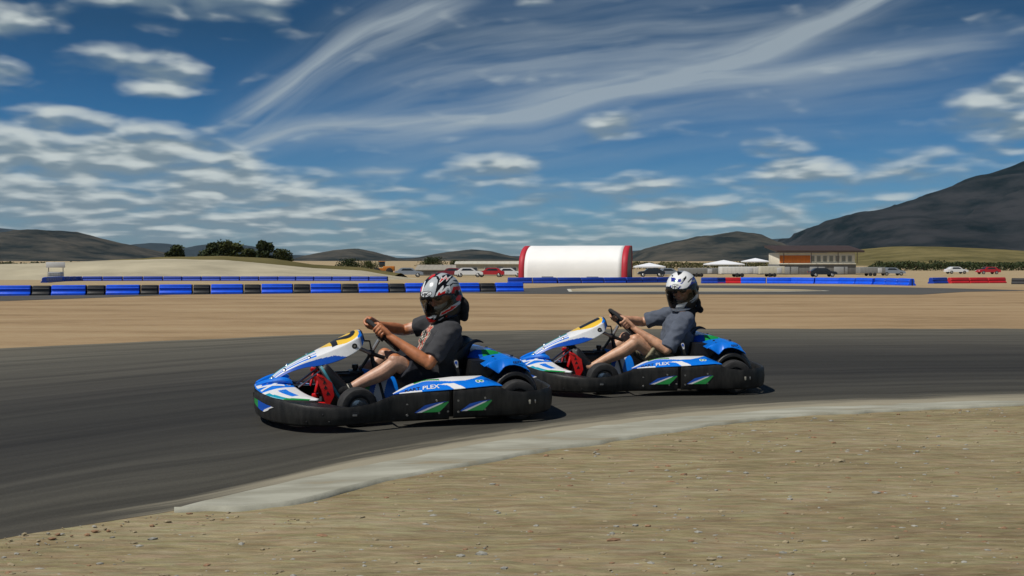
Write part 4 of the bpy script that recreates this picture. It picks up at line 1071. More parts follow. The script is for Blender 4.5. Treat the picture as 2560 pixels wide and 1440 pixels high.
def make_helmet(person, C, Fw, Ll, Up, paint, view):
    """paint(p, q) -> colour name from the design drawn on the side that faces 'view'; the other side carries its mirror image."""
    nu, nv = 190, 130; PHM = math.pi / 2 + 1.2
    names = ['silver', 'white', 'ink', 'redp', 'bluep', 'greenp', 'greyp', 'pink', 'liner']
    hm = [mat('helmet_silver', (.40, .43, .45), .25, var=.10, scale=60., coat=.35), mat('helmet_white', (.74, .75, .75), .25, var=.03, coat=.35), mat('helmet_black', (.006, .006, .007), .3, var=.2, coat=.1, spec=.3),
          mat('helmet_red', (.56, .006, .004), .35, var=.12, scale=50., coat=.05, spec=.25), mat('helmet_blue', (.018, .028, .25), .25, var=.15, scale=50., coat=.35), mat('helmet_green', (.01, .24, .12), .25, var=.1, coat=.35),
          mat('helmet_grey', (.20, .22, .24), .3, var=.2, scale=50., coat=.35), mat('helmet_pink', (.58, .03, .03), .35, var=.1, coat=.05, spec=.25), liner_m]
    vp, vq, vn = view
    V = []; Fc = []; Mi = []; full = []
    for i in range(nu):
        for j in range(nv + 1): full.append(helmet_pt(2 * math.pi * i / nu, PHM * (j + .001) / nv))
    def world(p): return C + Fw * p.x + Ll * p.y + Up * p.z
    V = [world(p) for p in full]
    for i in range(nu):
        i2 = (i + 1) % nu; az = 2 * math.pi * (i + .5) / nu; az = az - 2 * math.pi if az > math.pi else az
        for j in range(nv):
            q = (full[i * (nv + 1) + j] + full[i2 * (nv + 1) + j + 1]) / 2
            if in_visor(az, q.z, -.004): continue
            nrm = Vector((q.x / .176 ** 2, q.y / .137 ** 2, q.z / .16 ** 2)).normalized()
            c = None
            if nrm.dot(vn) > .02: c = paint(q.dot(vp), q.dot(vq))
            else:
                r = Vector((q.x, -q.y, q.z)); n2 = Vector((nrm.x, -nrm.y, nrm.z))
                if n2.dot(vn) > .02: c = paint(r.dot(vp), r.dot(vq))
                else: c = 'ink' if mnoise.noise(q * 14) > -.1 else 'silver'
            if in_visor(az, q.z, .006): c = 'ink'
            Fc.append((i * (nv + 1) + j, i * (nv + 1) + j + 1, i2 * (nv + 1) + j + 1, i2 * (nv + 1) + j)); Mi.append(names.index(c))
    h = mesh('helmet', V, Fc, hm, person, True, Mi)
    s = h.modifiers.new('solid', 'SOLIDIFY'); s.thickness = .016; s.offset = -1.; s.material_offset = 20; s.use_rim = True
    # visor with its hinge discs
    VV = []; VF = []; ids = {}
    nz_ = 36; na = 90
    for i in range(na + 1):
        az = R(-92 + 184 * i / na); d = abs(math.degrees(az))
        for j in range(nz_ + 1):
            top = .044 - .016 * (d / 80) ** 2 - max(0, d - 62) * .0010; bot = -.086 + .018 * (d / 80) ** 2 + max(0, d - 55) * .0009
            z = bot + (top - bot) * j / nz_
            ph = math.acos(max(-1, min(1, z / .16))) if z >= 0 else math.pi / 2 + math.asin(min(1, -z / .158)) / (math.pi / 2) * 1.2
            VV.append(world(helmet_pt(az, ph, .005)))
    for i in range(na):
        for j in range(nz_):
            a = i * (nz_ + 1) + j; VF.append((a, a + nz_ + 1, a + nz_ + 2, a + 1))
    vs = mesh('visor', VV, VF, visor_m, h)
    for sg in (1, -1):
        p = helmet_pt(sg * R(93), math.pi / 2 + .02, .006); mb = MB(); k = []
        V2, F2 = tube([world(p + Vector((0, -.012 * sg, 0))), world(p + Vector((0, .002 * sg, 0)))], .022, 24); mb.add(V2, F2, 0); mb.build('visor_hinge', [liner_m], h)
    return h

def shoe(person, heel, toe, up, w=.046, name='shoe', mats_=None, sole=True):
    """heel, toe: ends of the sole; up: direction from the sole to the instep"""
    H = Vector(heel); Tt = Vector(toe); d = (Tt - H); l = d.length; d.normalize(); u = Vector(up); u = (u - d * u.dot(d)).normalized(); s = d.cross(u)
    prof = [(0, .030, .085), (.10, .034, .092), (.25, .034, .085), (.42, .036, .074), (.6, .043, .060), (.78, .046, .050), (.92, .038, .042), (1, .018, .030)]
    V = []; Fc = []; n = 20
    for k, hw, ht in prof:
        for j in range(n):
            a = 2 * math.pi * j / n; ca, sa = math.cos(a), math.sin(a)
            V.append(H + d * (k * l) + s * hw * math.copysign(abs(ca) ** .8, ca) + u * (.014 + (ht if sa > 0 else .010) * sa))
    for i in range(len(prof) - 1):
        for j in range(n): q = (j + 1) % n; Fc.append((i * n + j, i * n + q, (i + 1) * n + q, (i + 1) * n + j))
    Fc.append(tuple(range(n))[::-1]); Fc.append(tuple((len(prof) - 1) * n + j for j in range(n)))
    o = mesh(name, V, Fc, mats_ or shoe_m, person)
    sb = o.modifiers.new('sub', 'SUBSURF'); sb.levels = 1; sb.render_levels = 2
    out = [(k, hw + .004) for k, hw, ht in prof]; k2 = len(out)
    for nm, lo, hi, mm, gr in (('sole', -.012, .012, sole_m, 0.), ('sole_edge', -.004, .012, teal_m, .004)):
        V = []; Fc = []
        loop = [(k, hw + gr) for k, hw in out] + [(k, -hw - gr) for k, hw in out[::-1]]
        for h in (lo, hi):
            for k, y in loop: V.append(H + d * ((k * 1.03 - .015) * l) + s * y + u * h)
        m_ = len(loop)
        for j in range(m_): q = (j + 1) % m_; Fc.append((j, q, m_ + q, m_ + j))
        Fc.append(tuple(range(m_))[::-1]); Fc.append(tuple(m_ + j for j in range(m_)))
        if nm == 'sole' or sole: mesh(nm, V, Fc, mm, o, True, None, 40)
    mb = MB()
    for k in (.42, .50, .58, .66):
        ht = interp([(a, c) for a, b, c in prof], k); mb.tube([H + d * (k * l) + s * -.024 + u * (ht * .93), H + d * (k * l) + u * (ht + .018), H + d * (k * l) + s * .024 + u * (ht * .93)], .0035, 0, 6)
    mb.build('lace', [M_['ink']], o)
    return o

def make_driver(k, J, pal, torso, paint, zoomc):
    x0, y0, th = k; tl = R(th)
    V3 = Vector
    C = V3(J['head']); yaw, pit, roll = J['look']
    wf = (-math.sin(yaw) * math.cos(pit), -math.cos(yaw) * math.cos(pit), -math.sin(pit))
    toloc = lambda w: V3((-math.cos(tl) * w[0] - math.sin(tl) * w[1], math.sin(tl) * w[0] - math.cos(tl) * w[1], w[2]))
    Fw, Ll, Up = frame(toloc(wf), roll)
    hw_ = lambda p: C + Fw * p[0] + Ll * p[1] + Up * p[2]
    S = []
    HM = Matrix((Fw, Ll, Up)).transposed()
    S.append(ellip(hw_((-.005, 0, .02)), (.100, .078, .115), HM)); S.append(ellip(hw_((.025, 0, -.055)), (.070, .060, .068), HM))
    S.append(limb([hw_((.086, 0, .012)), hw_((.104, 0, -.012)), hw_((.112, 0, -.030))], [.010, .0125, .0165], 12)); S.append(ellip(hw_((.092, 0, -.066)), (.014, .026, .010), HM, 14, 8))
    for s in (1, -1): S.append(ellip(hw_((.076, s * .038, -.022)), (.022, .022, .018), HM, 14, 8)); S.append(ellip(hw_((-.005, s * .078, -.01)), (.022, .010, .032), HM, 14, 8))
    neck = V3(J['neck']); S.append(limb([neck - V3((0, 0, .05)), neck + V3((0, 0, .02)), hw_((-.02, 0, -.06))], [.062, .055, .055]))
    S.append(rings([(V3(c), a * .92, b * .94, t) for c, a, b, t in torso]))
    sk = pal['skin']
    hands = []
    for s, g in ((1, 'L'), (-1, 'R')):
        sh, el = V3(J['sh' + g]), V3(J['el' + g]); H_, W = grip(J['grip' + g], el, s < 0); S += H_
        S.append(limb([sh, sh.lerp(el, .5), el], [.058, .050, .042])); bulge = el.lerp(W, .3)
        S.append(limb([el, bulge, el.lerp(W, .7), W, W.lerp(rim(J['grip' + g]), .25)], [.041, .045, .034, .026, .022])); S.append(ellip(el + (el - sh).normalized() * .004, (.040, .040, .040), None, 16, 10))
        hp, kn, an = V3(J['hip' + g]), V3(J['kn' + g]), V3(J['an' + g])
        S.append(limb([hp, hp.lerp(kn, .5), kn.lerp(hp, .08), kn], [.092, .080, .060, .055])); up = V3((-.4, 0, .9))
        back = V3((-.35, 0, -.94)) * .012
        S.append(limb([kn, kn.lerp(an, .28) + back * 1.3, kn.lerp(an, .6) + back * .5, kn.lerp(an, .88), an], [.054, .058, .047, .035, .034])); S.append(ellip(kn + V3((.010, 0, .012)), (.052, .050, .050), None, 16, 10))
        he, to = V3(J['heel' + g]), V3(J['toe' + g]); S.append(limb([an, he.lerp(to, .2) + (an - he).normalized() * .045, he.lerp(to, .75) + (an - he).normalized() * .02], [.034, .034, .022]))
    me = fuse(S, .0042, 3)
    inv = HM.transposed(); elL, elR = V3(J['elL']), V3(J['elR']); shL, shR = V3(J['shL']), V3(J['shR'])
    def col(co, n):
        q = inv @ (co - C)
        if q.length < .17:
            c = sk['face']
            if pal['beard'] and q.z < -.046 - .25 * max(0, .07 - abs(q.y)) * .2 and q.x > -.01: return mixc(c, (.55, .53, .48), .9)
            if q.x > .095 and abs(q.y) < .022: c = mixc(c, (.50, .17, .11), .5)
            return c
        if co.z > .30 and co.x > -.02 + 0 and co.z < .75:
            for a, b in ((shL, elL), (shR, elR)):
                d = (b - a); t = (co - a).dot(d) / d.length_squared
                if (co - a - d * max(0, min(1, t))).length < .09 and t < .86 and abs(co.y) > .14:
                    return mixc(sk['pale'], sk['arm'], (t - .70) / .12)
            if co.z > .44 or (abs(co.y) > .15 and co.z > .33 and co.x < .17): 
                return sk['arm']
        t = mnoise.noise(co * 18) * .5 + .5
        return mixc(sk['leg'], sk['leg2'], t)
    set_col(me, col)
    person = put('person', me, None, skin_m); person.location = (x0, y0, .008); person.rotation_euler = (0, 0, math.pi + tl)
    # shirt
    S = [rings(torso)]
    for g in 'LR':
        sh, el = V3(J['sh' + g]), V3(J['el' + g]); t = J['sleeve' + g]; e = sh.lerp(el, t)
        v, f = tube([p for p in (sh - (el - sh).normalized() * .03, sh, sh.lerp(el, t * .5), sh.lerp(el, t * .8), e)], [.055, .078, .072, .070, .070], 24); S.append((v, f))
        S.append(ellip(sh + V3((-.005, 0, -.005)), (.075, .07, .066)))
    S.append(limb([neck - V3((0, 0, .06)), neck - V3((.0, 0, .01))], [.085, .068]))
    me = fuse(S, .0060, 7); drape(me, .012, 9., pal['seed'], (1., .8, 1.3)); me.update()
    set_col(me, pal['shirt'])
    put('t_shirt', me, person, cloth_m)
    # shorts
    S = [rings([(V3(c), a * 1.03, b * 1.02, t) for c, a, b, t in torso[:2]] + [((torso[1][0][0] + .01, 0, torso[1][0][2] + .03), torso[1][1] * .95, torso[1][2] * .96, 0)])]
    for g in 'LR':
        hp, kn = V3(J['hip' + g]), V3(J['kn' + g]); t = J['short']; e = hp.lerp(kn, t)
        S.append(tube([hp - (kn - hp) * .1, hp, hp.lerp(kn, t * .5), e], [.10, .108, .102, pal['cuff']], 26))
    me = fuse(S, .0065, 6); drape(me, .008, 10., pal['seed'] + 7, (1.2, .7, 1.2)); me.update(); set_col(me, pal['shorts'])
    put('shorts', me, person, cloth_m)
    # socks, shoes
    for g in 'LR':
        he, to, an = V3(J['heel' + g]), V3(J['toe' + g]), V3(J['an' + g]); kn = V3(J['kn' + g])
        shoe(person, he, to, (an - he), sole=pal['teal'])
        if pal['sock']:
            mb = MB(); V, Fc = limb([he.lerp(to, .15) + (an - he).normalized() * .05, an, an.lerp(kn, .07)], [.043, .041, .0405], 20); mb.add(V, Fc, 0)
            V, Fc = tube([an.lerp(kn, .045), an.lerp(kn, .06)], .0425, 20); mb.add(V, Fc, 1); mb.build('sock', [knit_m, M_['mark']], person)
    # balaclava bunched on the neck and trailing behind
    S = [limb([neck - V3((.02, 0, .045)), neck + V3((-.01, 0, .01)), hw_((-.03, 0, -.10))], [.095, .088, .10])]
    for p, r in J['hood']: S.append(ellip(p, r, Matrix.Rotation(.25, 3, 'Y')))
    S.append(limb([p for p, r in J['hood']] + [tuple(neck + V3((-.03, 0, .03)))], [r[0] * .8 for p, r in J['hood']] + [.07]))
    me = fuse(S, .006, 6); drape(me, .006, 11., 3); me.update(); put('balaclava', me, person, knit_m)
    # sunglasses
    mb = MB()
    for s in (1, -1):
        V, Fc = ellip(hw_((.088, s * .036, .008)), (.018, .034, .022), HM, 18, 10); mb.add(V, Fc, 0)
    mb.tube([hw_((.104, .02, .014)), hw_((.108, 0, .016)), hw_((.104, -.02, .014))], .004, 0, 6)
    for s in (1, -1): mb.tube([hw_((.088, s * .066, .014)), hw_((.02, s * .086, .016))], .0035, 0, 6)
    mb.build('sunglasses', [lens_m], person)
    # helmet
    tov = lambda w: inv @ toloc(w)
    view = (tov((1, 0, 0)), tov((0, 0, 1)), tov((0, -1, .04)))
    h = make_helmet(person, C, Fw, Ll, Up, paint, view)
    return person, h, (hw_, Fw, Ll, Up, C)

# ---- helmet designs: outlines drawn in the plane of the side that shows, in hundredths of a helmet
D1 = [  # silver and black with red flames
    ('silver', [(300, 600), (330, 500), (420, 360), (520, 270), (600, 255), (650, 330), (628, 500), (595, 640), (560, 740), (285, 640)]),
    ('pink', [(412, 320), (470, 230), (560, 175), (575, 222), (480, 285)]),
    ('silver', [(600, 235), (700, 165), (850, 150), (930, 190), (860, 190), (740, 232), (690, 300), (650, 240)]),
    ('redp', [(215, 610), (240, 500), (285, 485), (262, 600)]), ('white', [(278, 490), (330, 350), (352, 362), (295, 600), (262, 640), (255, 610)]),
    ('white', [(665, 440), (735, 238), (762, 292), (835, 215), (868, 282), (970, 215), (850, 368), (830, 290), (700, 415)]),
    ('redp', [(695, 385), (742, 272), (765, 312), (835, 245), (862, 305), (900, 280), (850, 335), (832, 268), (705, 392)]),
    ('silver', [(850, 440), (940, 310), (1000, 262), (1070, 300), (1130, 350), (1165, 410), (1000, 400), (900, 455)]),
    ('ink', [(980, 340), (1080, 330), (1150, 390), (1040, 370)]),
    ('white', [(590, 745), (640, 620), (785, 445), (792, 510), (745, 590), (850, 490), (930, 455), (955, 600), (905, 730), (820, 760)]),
    ('redp', [(622, 755), (690, 600), (720, 645), (845, 568), (812, 760)]),
    ('silver', [(835, 640), (870, 520), (915, 520), (940, 600), (895, 700), (830, 725)]), ('ink', [(860, 640), (880, 575), (915, 560), (912, 610), (880, 640)]), ('silver', [(878, 620), (888, 590), (902, 585), (900, 608)]),
    ('silver', [(940, 490), (1000, 425), (1150, 428), (1190, 490), (1020, 492), (992, 610), (960, 640)]),
    ('redp', [(1010, 495), (1130, 480), (1200, 490), (1195, 570), (1100, 650), (1000, 650), (958, 650), (990, 570)]), ('silver', [(1095, 700), (1130, 590), (1165, 545), (1140, 640)]),
    ('redp', [(1070, 760), (1130, 690), (1190, 700), (1180, 840), (1090, 820)]),
    ('white', [(205, 1085), (225, 1090), (275, 1190), (250, 1180)]), ('redp', [(250, 1175), (330, 1190), (440, 1235), (610, 1290), (480, 1345), (320, 1325)]),
    ('silver', [(405, 1222), (560, 1150), (630, 1170), (590, 1250), (545, 1275), (560, 1200), (480, 1240)]), ('silver', [(655, 1280), (780, 1200), (800, 1215), (690, 1285)]),
    ('silver', [(685, 1195), (735, 1080), (1000, 925), (1165, 825), (1185, 880), (1040, 1010), (800, 1140)]),
    ('redp', [(712, 1165), (755, 1092), (940, 1010), (960, 950), (1030, 950), (1110, 920), (1000, 1020), (880, 1085)]), ('silver', [(480, 1115), (585, 1085), (560, 1120)]), ('redp', [(830, 1190), (880, 1165), (860, 1200)])]
D2 = [
    ('ink', [(120, 640), (260, 630), (480, 690), (660, 705), (760, 640), (830, 560), (950, 480), (1200, 470), (1200, 1000), (1000, 1290), (300, 1290), (120, 1000)]),
    ('bluep', [(255, 600), (420, 625), (560, 640), (490, 690), (250, 650)]), ('bluep', [(285, 490), (300, 370), (385, 375), (440, 430), (560, 400), (545, 500), (450, 500)]),
    ('greenp', [(362, 470), (400, 430), (440, 435), (462, 475), (430, 498), (370, 495)]), ('ink', [(485, 310), (495, 200), (560, 170), (640, 215), (590, 260)]), ('ink', [(320, 340), (345, 290), (370, 310), (350, 345)]),
    ('greyp', [(560, 190), (640, 130), (760, 150), (640, 215)]), ('ink', [(560, 500), (600, 420), (735, 310), (725, 390), (640, 480), (590, 540)]), ('silver', [(545, 470), (600, 410), (640, 420), (590, 500)]),
    ('bluep', [(520, 540), (590, 505), (650, 470), (570, 560)]), ('ink', [(735, 515), (860, 400), (1060, 305), (930, 400), (790, 505)]),
    ('bluep', [(780, 640), (860, 520), (900, 430), (1000, 345), (1110, 310), (1200, 420), (1200, 545), (1000, 540), (860, 580)]), ('greyp', [(880, 480), (960, 440), (1060, 420), (1000, 500)]), ('ink', [(900, 560), (1050, 520), (1170, 560), (1150, 620), (880, 640)]),
    ('silver', [(430, 1190), (520, 1100), (640, 1080), (760, 1090), (690, 1170), (640, 1270), (480, 1310), (400, 1270)]), ('silver', [(640, 1070), (820, 985), (900, 930), (1130, 860), (1120, 960), (960, 1020), (800, 1080), (900, 990)]), ('ink', [(630, 1090), (760, 1040), (740, 1085)]),
    ('greyp', [(850, 1100), (960, 1030), (1110, 960), (1060, 1020), (900, 1120)]), ('ink', [(500, 620), (548, 600), (540, 625), (500, 640)])]
def paint1(p, q):
    zx = (1103 + p * 341 - 1030) * 9.6; zy = (742.5 - q * 341 - 670) * 9.6; c = 'ink'
    for nm, poly in D1:
        if inside((zx, zy), poly): c = nm
    return c
def paint2(p, q):
    zx = (1705.5 + p * 284 - 1650) * 12; zy = (725. - q * 284 - 665) * 12; c = 'white'
    for nm, poly in D2:
        if inside((zx, zy), poly): c = nm
    return c

def shirt1(co, n):
    c = (.036, .037, .042)
    u = (co.y - .035) / .095; w = (co.z - .555) / .098
    if n.x > .05 and co.x > -.06 and u * u + w * w < 1:
        r = math.sqrt(u * u + w * w); a = math.atan2(w, u)
        k = mnoise.noise(Vector((a * 3.2, r * 4., 2))) + .25 * mnoise.noise(co * 90)
        if r > .93: return (.30, .26, .22)
        if r > .52: return (.42, .05, .035) if k > .05 else (.50, .45, .36) if k > -.28 else (.02, .02, .022)
        k2 = mnoise.noise(co * 55); return (.50, .47, .40) if k2 > .15 else (.014, .014, .015)
    return c
def shirt2(co, n):
    t = mnoise.noise(co * 30) * .5 + .5
    return mixc((.066, .080, .110), (.085, .100, .135), t)
def shorts1(co, n): return (.011, .012, .019)
def shorts2(co, n):
    t = mnoise.noise(co * 26) + .5 * mnoise.noise(co * 60)
    return mixc((.12, .11, .068), (.27, .235, .155), .5 + t)
PAL1 = dict(skin=dict(face=(.34, .17, .11), pale=(.58, .35, .25), arm=(.42, .160, .070), leg=(.50, .29, .20), leg2=(.42, .235, .16)), beard=True, shirt=shirt1, shorts=shorts1, sock=True, teal=True, cuff=.098, seed=1)
PAL2 = dict(skin=dict(face=(.42, .22, .15), pale=(.46, .27, .19), arm=(.50, .27, .165), leg=(.52, .30, .19), leg2=(.46, .26, .16)), beard=False, shirt=shirt2, shorts=shorts2, sock=False, teal=False, cuff=.100, seed=4)
J1 = dict(head=(-.125, .0, .856), look=(R(33), R(20), R(8)), neck=(-.155, 0, .685), shL=(-.150, .205, .615), shR=(-.120, -.205, .635), elL=(.030, .325, .388), elR=(.105, -.31, .580), gripL=R(20), gripR=R(138),
          hipL=(-.13, .105, .165), hipR=(-.13, -.105, .165), knL=(.245, .225, .395), knR=(.245, -.235, .395), anL=(.585, .205, .205), anR=(.585, -.205, .205), heelL=(.625, .205, .125), toeL=(.768, .205, .375), heelR=(.625, -.205, .125), toeR=(.768, -.205, .36),
          sleeveL=.86, sleeveR=.62, short=.86, hood=[((-.285, 0, .775), (.045, .085, .07)), ((-.290, 0, .71), (.035, .08, .05))])
T1 = [(c, a * 1.05, b * 1.06, t) for c, a, b, t in [((-.14, 0, .12), .15, .19, 0), ((-.13, 0, .22), .165, .20, 0), ((-.115, 0, .34), .165, .20, 0), ((-.112, 0, .45), .158, .205, 0), ((-.12, 0, .54), .145, .208, 0), ((-.138, 0, .61), .112, .19, 0), ((-.150, 0, .66), .08, .12, 0), ((-.152, 0, .695), .06, .066, 0)]]
J2 = dict(head=(-.232, .0, .856), look=(R(27), R(14), R(5)), neck=(-.24, 0, .675), shL=(-.215, .195, .605), shR=(-.200, -.20, .625), elL=(-.030, .305, .345), elR=(.06, -.315, .545), gripL=R(-4), gripR=R(165),
          hipL=(-.17, .105, .16), hipR=(-.17, -.105, .16), knL=(.215, .225, .415), knR=(.215, -.25, .40), anL=(.60, .205, .195), anR=(.585, -.205, .205), heelL=(.655, .205, .125), toeL=(.76, .205, .345), heelR=(.625, -.205, .125), toeR=(.768, -.205, .36),
          sleeveL=.97, sleeveR=.84, short=.74, hood=[((-.360, 0, .735), (.035, .08, .06)), ((-.395, 0, .675), (.022, .07, .035))])
T2 = [(c, a * 1.07, b * 1.08, t) for c, a, b, t in [((-.18, 0, .12), .14, .18, 0), ((-.185, 0, .22), .14, .185, 0), ((-.185, 0, .34), .135, .185, 0), ((-.195, 0, .45), .132, .192, 0), ((-.21, 0, .54), .122, .195, 0), ((-.225, 0, .605), .10, .18, 0), ((-.235, 0, .65), .075, .115, 0), ((-.238, 0, .685), .056, .062, 0)]]
p1, h1, fr1 = make_driver(K1, J1, PAL1, T1, paint1, 1)
p2, h2, fr2 = make_driver(K2, J2, PAL2, T2, paint2, 2)
def brow_logo(h, fr, az0, az1, z0, plate=True):
    hw_, Fw, Ll, Up, C = fr
    def f(u, v, o_=.0022):
        az = az0 + (az1 - az0) * u; z = z0 + v; ph = math.acos(max(-1, min(1, z / .16))); return hw_(helmet_pt(az, ph, o_))
    if plate:
        mb = MB(); decal_poly(mb, [(.5 + .62 * math.cos(t * math.pi / 10), .0100 + .0205 * math.sin(t * math.pi / 10)) for t in range(20)], lambda a, b: f(a, b, .0012), 1)
        decal_poly(mb, [(.5 + .58 * math.cos(t * math.pi / 10), .0100 + .0165 * math.sin(t * math.pi / 10)) for t in range(20)], lambda a, b: f(a, b, .0017), 0); mb.build('badge', [M_['white'], M_['ink']], h, False)
    TV, TF = text2d('HJC', 1., .05, .1); wx = max(v.x for v in TV); hy = max(v.y for v in TV)
    mesh('lettering', [f(.06 + .88 * v.x / wx, .001 + .018 * v.y / hy) for v in TV], TF, M_['ink'], h, False)
brow_logo(h1, fr1, R(-20), R(20), .058); brow_logo(h2, fr2, R(-15), R(13), .056)
tag(p1, 'person in dark grey printed t-shirt and silver, black and red helmet driving kart 2', 'person')
tag(p2, 'person in slate blue shirt, khaki shorts and white and blue helmet driving kart 1', 'person')

# ------------------------------------------------------------------ what stands round the circuit
B = {}
B['blue'] = mat('barrier_blue', (.003, .085, .72), .45, var=.15, scale=4., bump=.1)
B['dblue'] = mat('barrier_navy', (.004, .040, .34), .5, var=.2, scale=4., bump=.1)
B['red'] = mat('barrier_red', (.50, .012, .02), .45, var=.12, scale=4., bump=.1)
B['dark'] = mat('barrier_black', (.022, .023, .025), .55, var=.3, scale=4., bump=.1)
def barrier_proto(name, L_, H_, m):
    """A moulded plastic barrier block: wide foot, waist groove, rounded top, linked by a pin at one end."""
    t = empty(name)
    prof = [(-.22, .0), (-.22, .07 * H_ / .32), (-.15, .12 * H_ / .32), (-.14, .19 * H_ / .32), (-.155, .205 * H_ / .32), (-.155, .225 * H_ / .32), (-.135, .24 * H_ / .32), (-.12, .30 * H_ / .32), (-.08, H_)]
    prof = prof + [(-a, b) for a, b in prof[::-1]]
    V = []; k = len(prof); xs_ = [-L_ / 2, -L_ / 2 + .02, L_ / 2 - .02, L_ / 2]
    for i, x in enumerate(xs_):
        f = .94 if i in (0, 3) else 1.
        for a, b in prof: V.append((x, a * f, b * (f if b > .05 else 1)))
    Fc = [(i * k + j, i * k + (j + 1) % k, (i + 1) * k + (j + 1) % k, (i + 1) * k + j) for i in range(3) for j in range(k)]
    Fc += [tuple(range(k))[::-1], tuple(3 * k + j for j in range(k))]
    mesh('block', V, Fc, B[m], t, True, None, 30)
    mb = MB(); mb.tube([(L_ / 2 + .015, 0, .03), (L_ / 2 + .015, 0, H_ * .97)], .02); mb.build('pin', [M_['frame']], t)
    return t
protos = {}
def barrier(kind, x, y, rz, label, group):
    L_, H_, m = {'near_blue': (1.0, .33, 'blue'), 'near_black': (.50, .32, 'dark'), 'far_blue': (1.5, .38, 'dblue'), 'far_mid': (1.5, .38, 'blue'), 'far_red': (1.5, .38, 'red'), 'far_black': (1.5, .36, 'dark')}[kind]
    nm = {'near_blue': 'barrier_block', 'near_black': 'barrier_block', 'far_blue': 'barrier_block', 'far_mid': 'barrier_block', 'far_red': 'barrier_block', 'far_black': 'barrier_block'}[kind]
    if kind not in protos: o = protos[kind] = barrier_proto(nm, L_, H_, m)
    else: o = copy_tree(protos[kind])
    o.location = (x, y, gz(y) - .01); o.rotation_euler = (0, 0, rz)
    return tag(o, label, 'barrier', group)
# near row: blue and black blocks by turns, its right end behind the first driver's helmet
p0 = Vector((X(-190, 30.6), 30.6)); p1_ = Vector((X(1306, 35.6), 35.6)); dv = (p1_ - p0); ln = dv.length; dv.normalize(); rz = math.atan2(dv.y, dv.x)
s_ = ln - .5; k = 0; row = []
while s_ > .3:
    c = p0 + dv * s_; row.append((k % 2, c)); s_ -= (1.0 + .5) / 2 + .035 + .02; k += 1
for i, (bk, c) in enumerate(row):
    if bk == 0:
        lb = 'blue plastic barrier block at the open right end of the nearest barrier row' if i == 0 else 'blue plastic barrier block between black blocks in the barrier row nearest the track'
        barrier('near_blue', c.x, c.y, rz, lb, None if i == 0 else 'blue blocks of the nearest barrier row')
    else: barrier('near_black', c.x, c.y, rz, 'short black barrier block between blue blocks in the barrier row nearest the track', 'black blocks of the nearest barrier row')
def run(pts, kinds, label, group, step=1.58):
    """pts: (px, D) bearings along a row"""
    P = [Vector((X(a, b), b)) for a, b in pts]; i = 0
    seg = [(P[j + 1] - P[j]).length for j in range(len(P) - 1)]; tot = sum(seg); d = step / 2
    while d < tot:
        q = d
        for j, l in enumerate(seg):
            if q <= l: break
            q -= l
        t = (P[j + 1] - P[j]).normalized(); c = P[j] + t * q; kd = kinds[i % len(kinds)]
        barrier(kd, c.x, c.y, math.atan2(t.y, t.x), label[kd] if isinstance(label, dict) else label, group[kd] if isinstance(group, dict) else group); d += step; i += 1
run([(110, 66), (150, 76), (200, 81), (420, 82), (700, 82), (980, 80)], ['far_blue'], 'dark blue barrier block in the far row below the sand mound', 'blocks of the far barrier row below the sand mound')
run([(1268, 62), (1400, 62.5), (1560, 64), (1665, 67)], ['far_blue'], 'dark blue barrier block in the row in front of the white and red marquee', 'barrier blocks in front of the marquee')
run([(1752, 62), (1790, 62)], ['far_blue'], 'dark blue barrier block left of the red blocks behind the second driver', None)
run([(1790, 62), (1848, 62)], ['far_red'], 'red barrier block just right of the second driver\'s helmet', 'red barrier blocks behind the second driver')
run([(1850, 62), (1960, 61.5), (2100, 59), (2200, 55.5), (2296, 50.5)], ['far_mid'], 'bright blue barrier block along the outside of the far bend', 'blue barrier blocks round the far bend')
run([(2326, 61), (2372, 62)], ['far_blue'], 'dark blue barrier block between the far bend and the red blocks', 'dark blue barrier blocks left of the right hand red ones')
run([(2372, 62), (2525, 64)], ['far_red'], 'red barrier block near the dry grass rise, right of the far bend', 'red barrier blocks by the dry grass rise')
run([(2528, 58), (2700, 56)], ['far_black'], 'black barrier block right of the red blocks at the far bend', 'black barrier blocks right of the red ones')

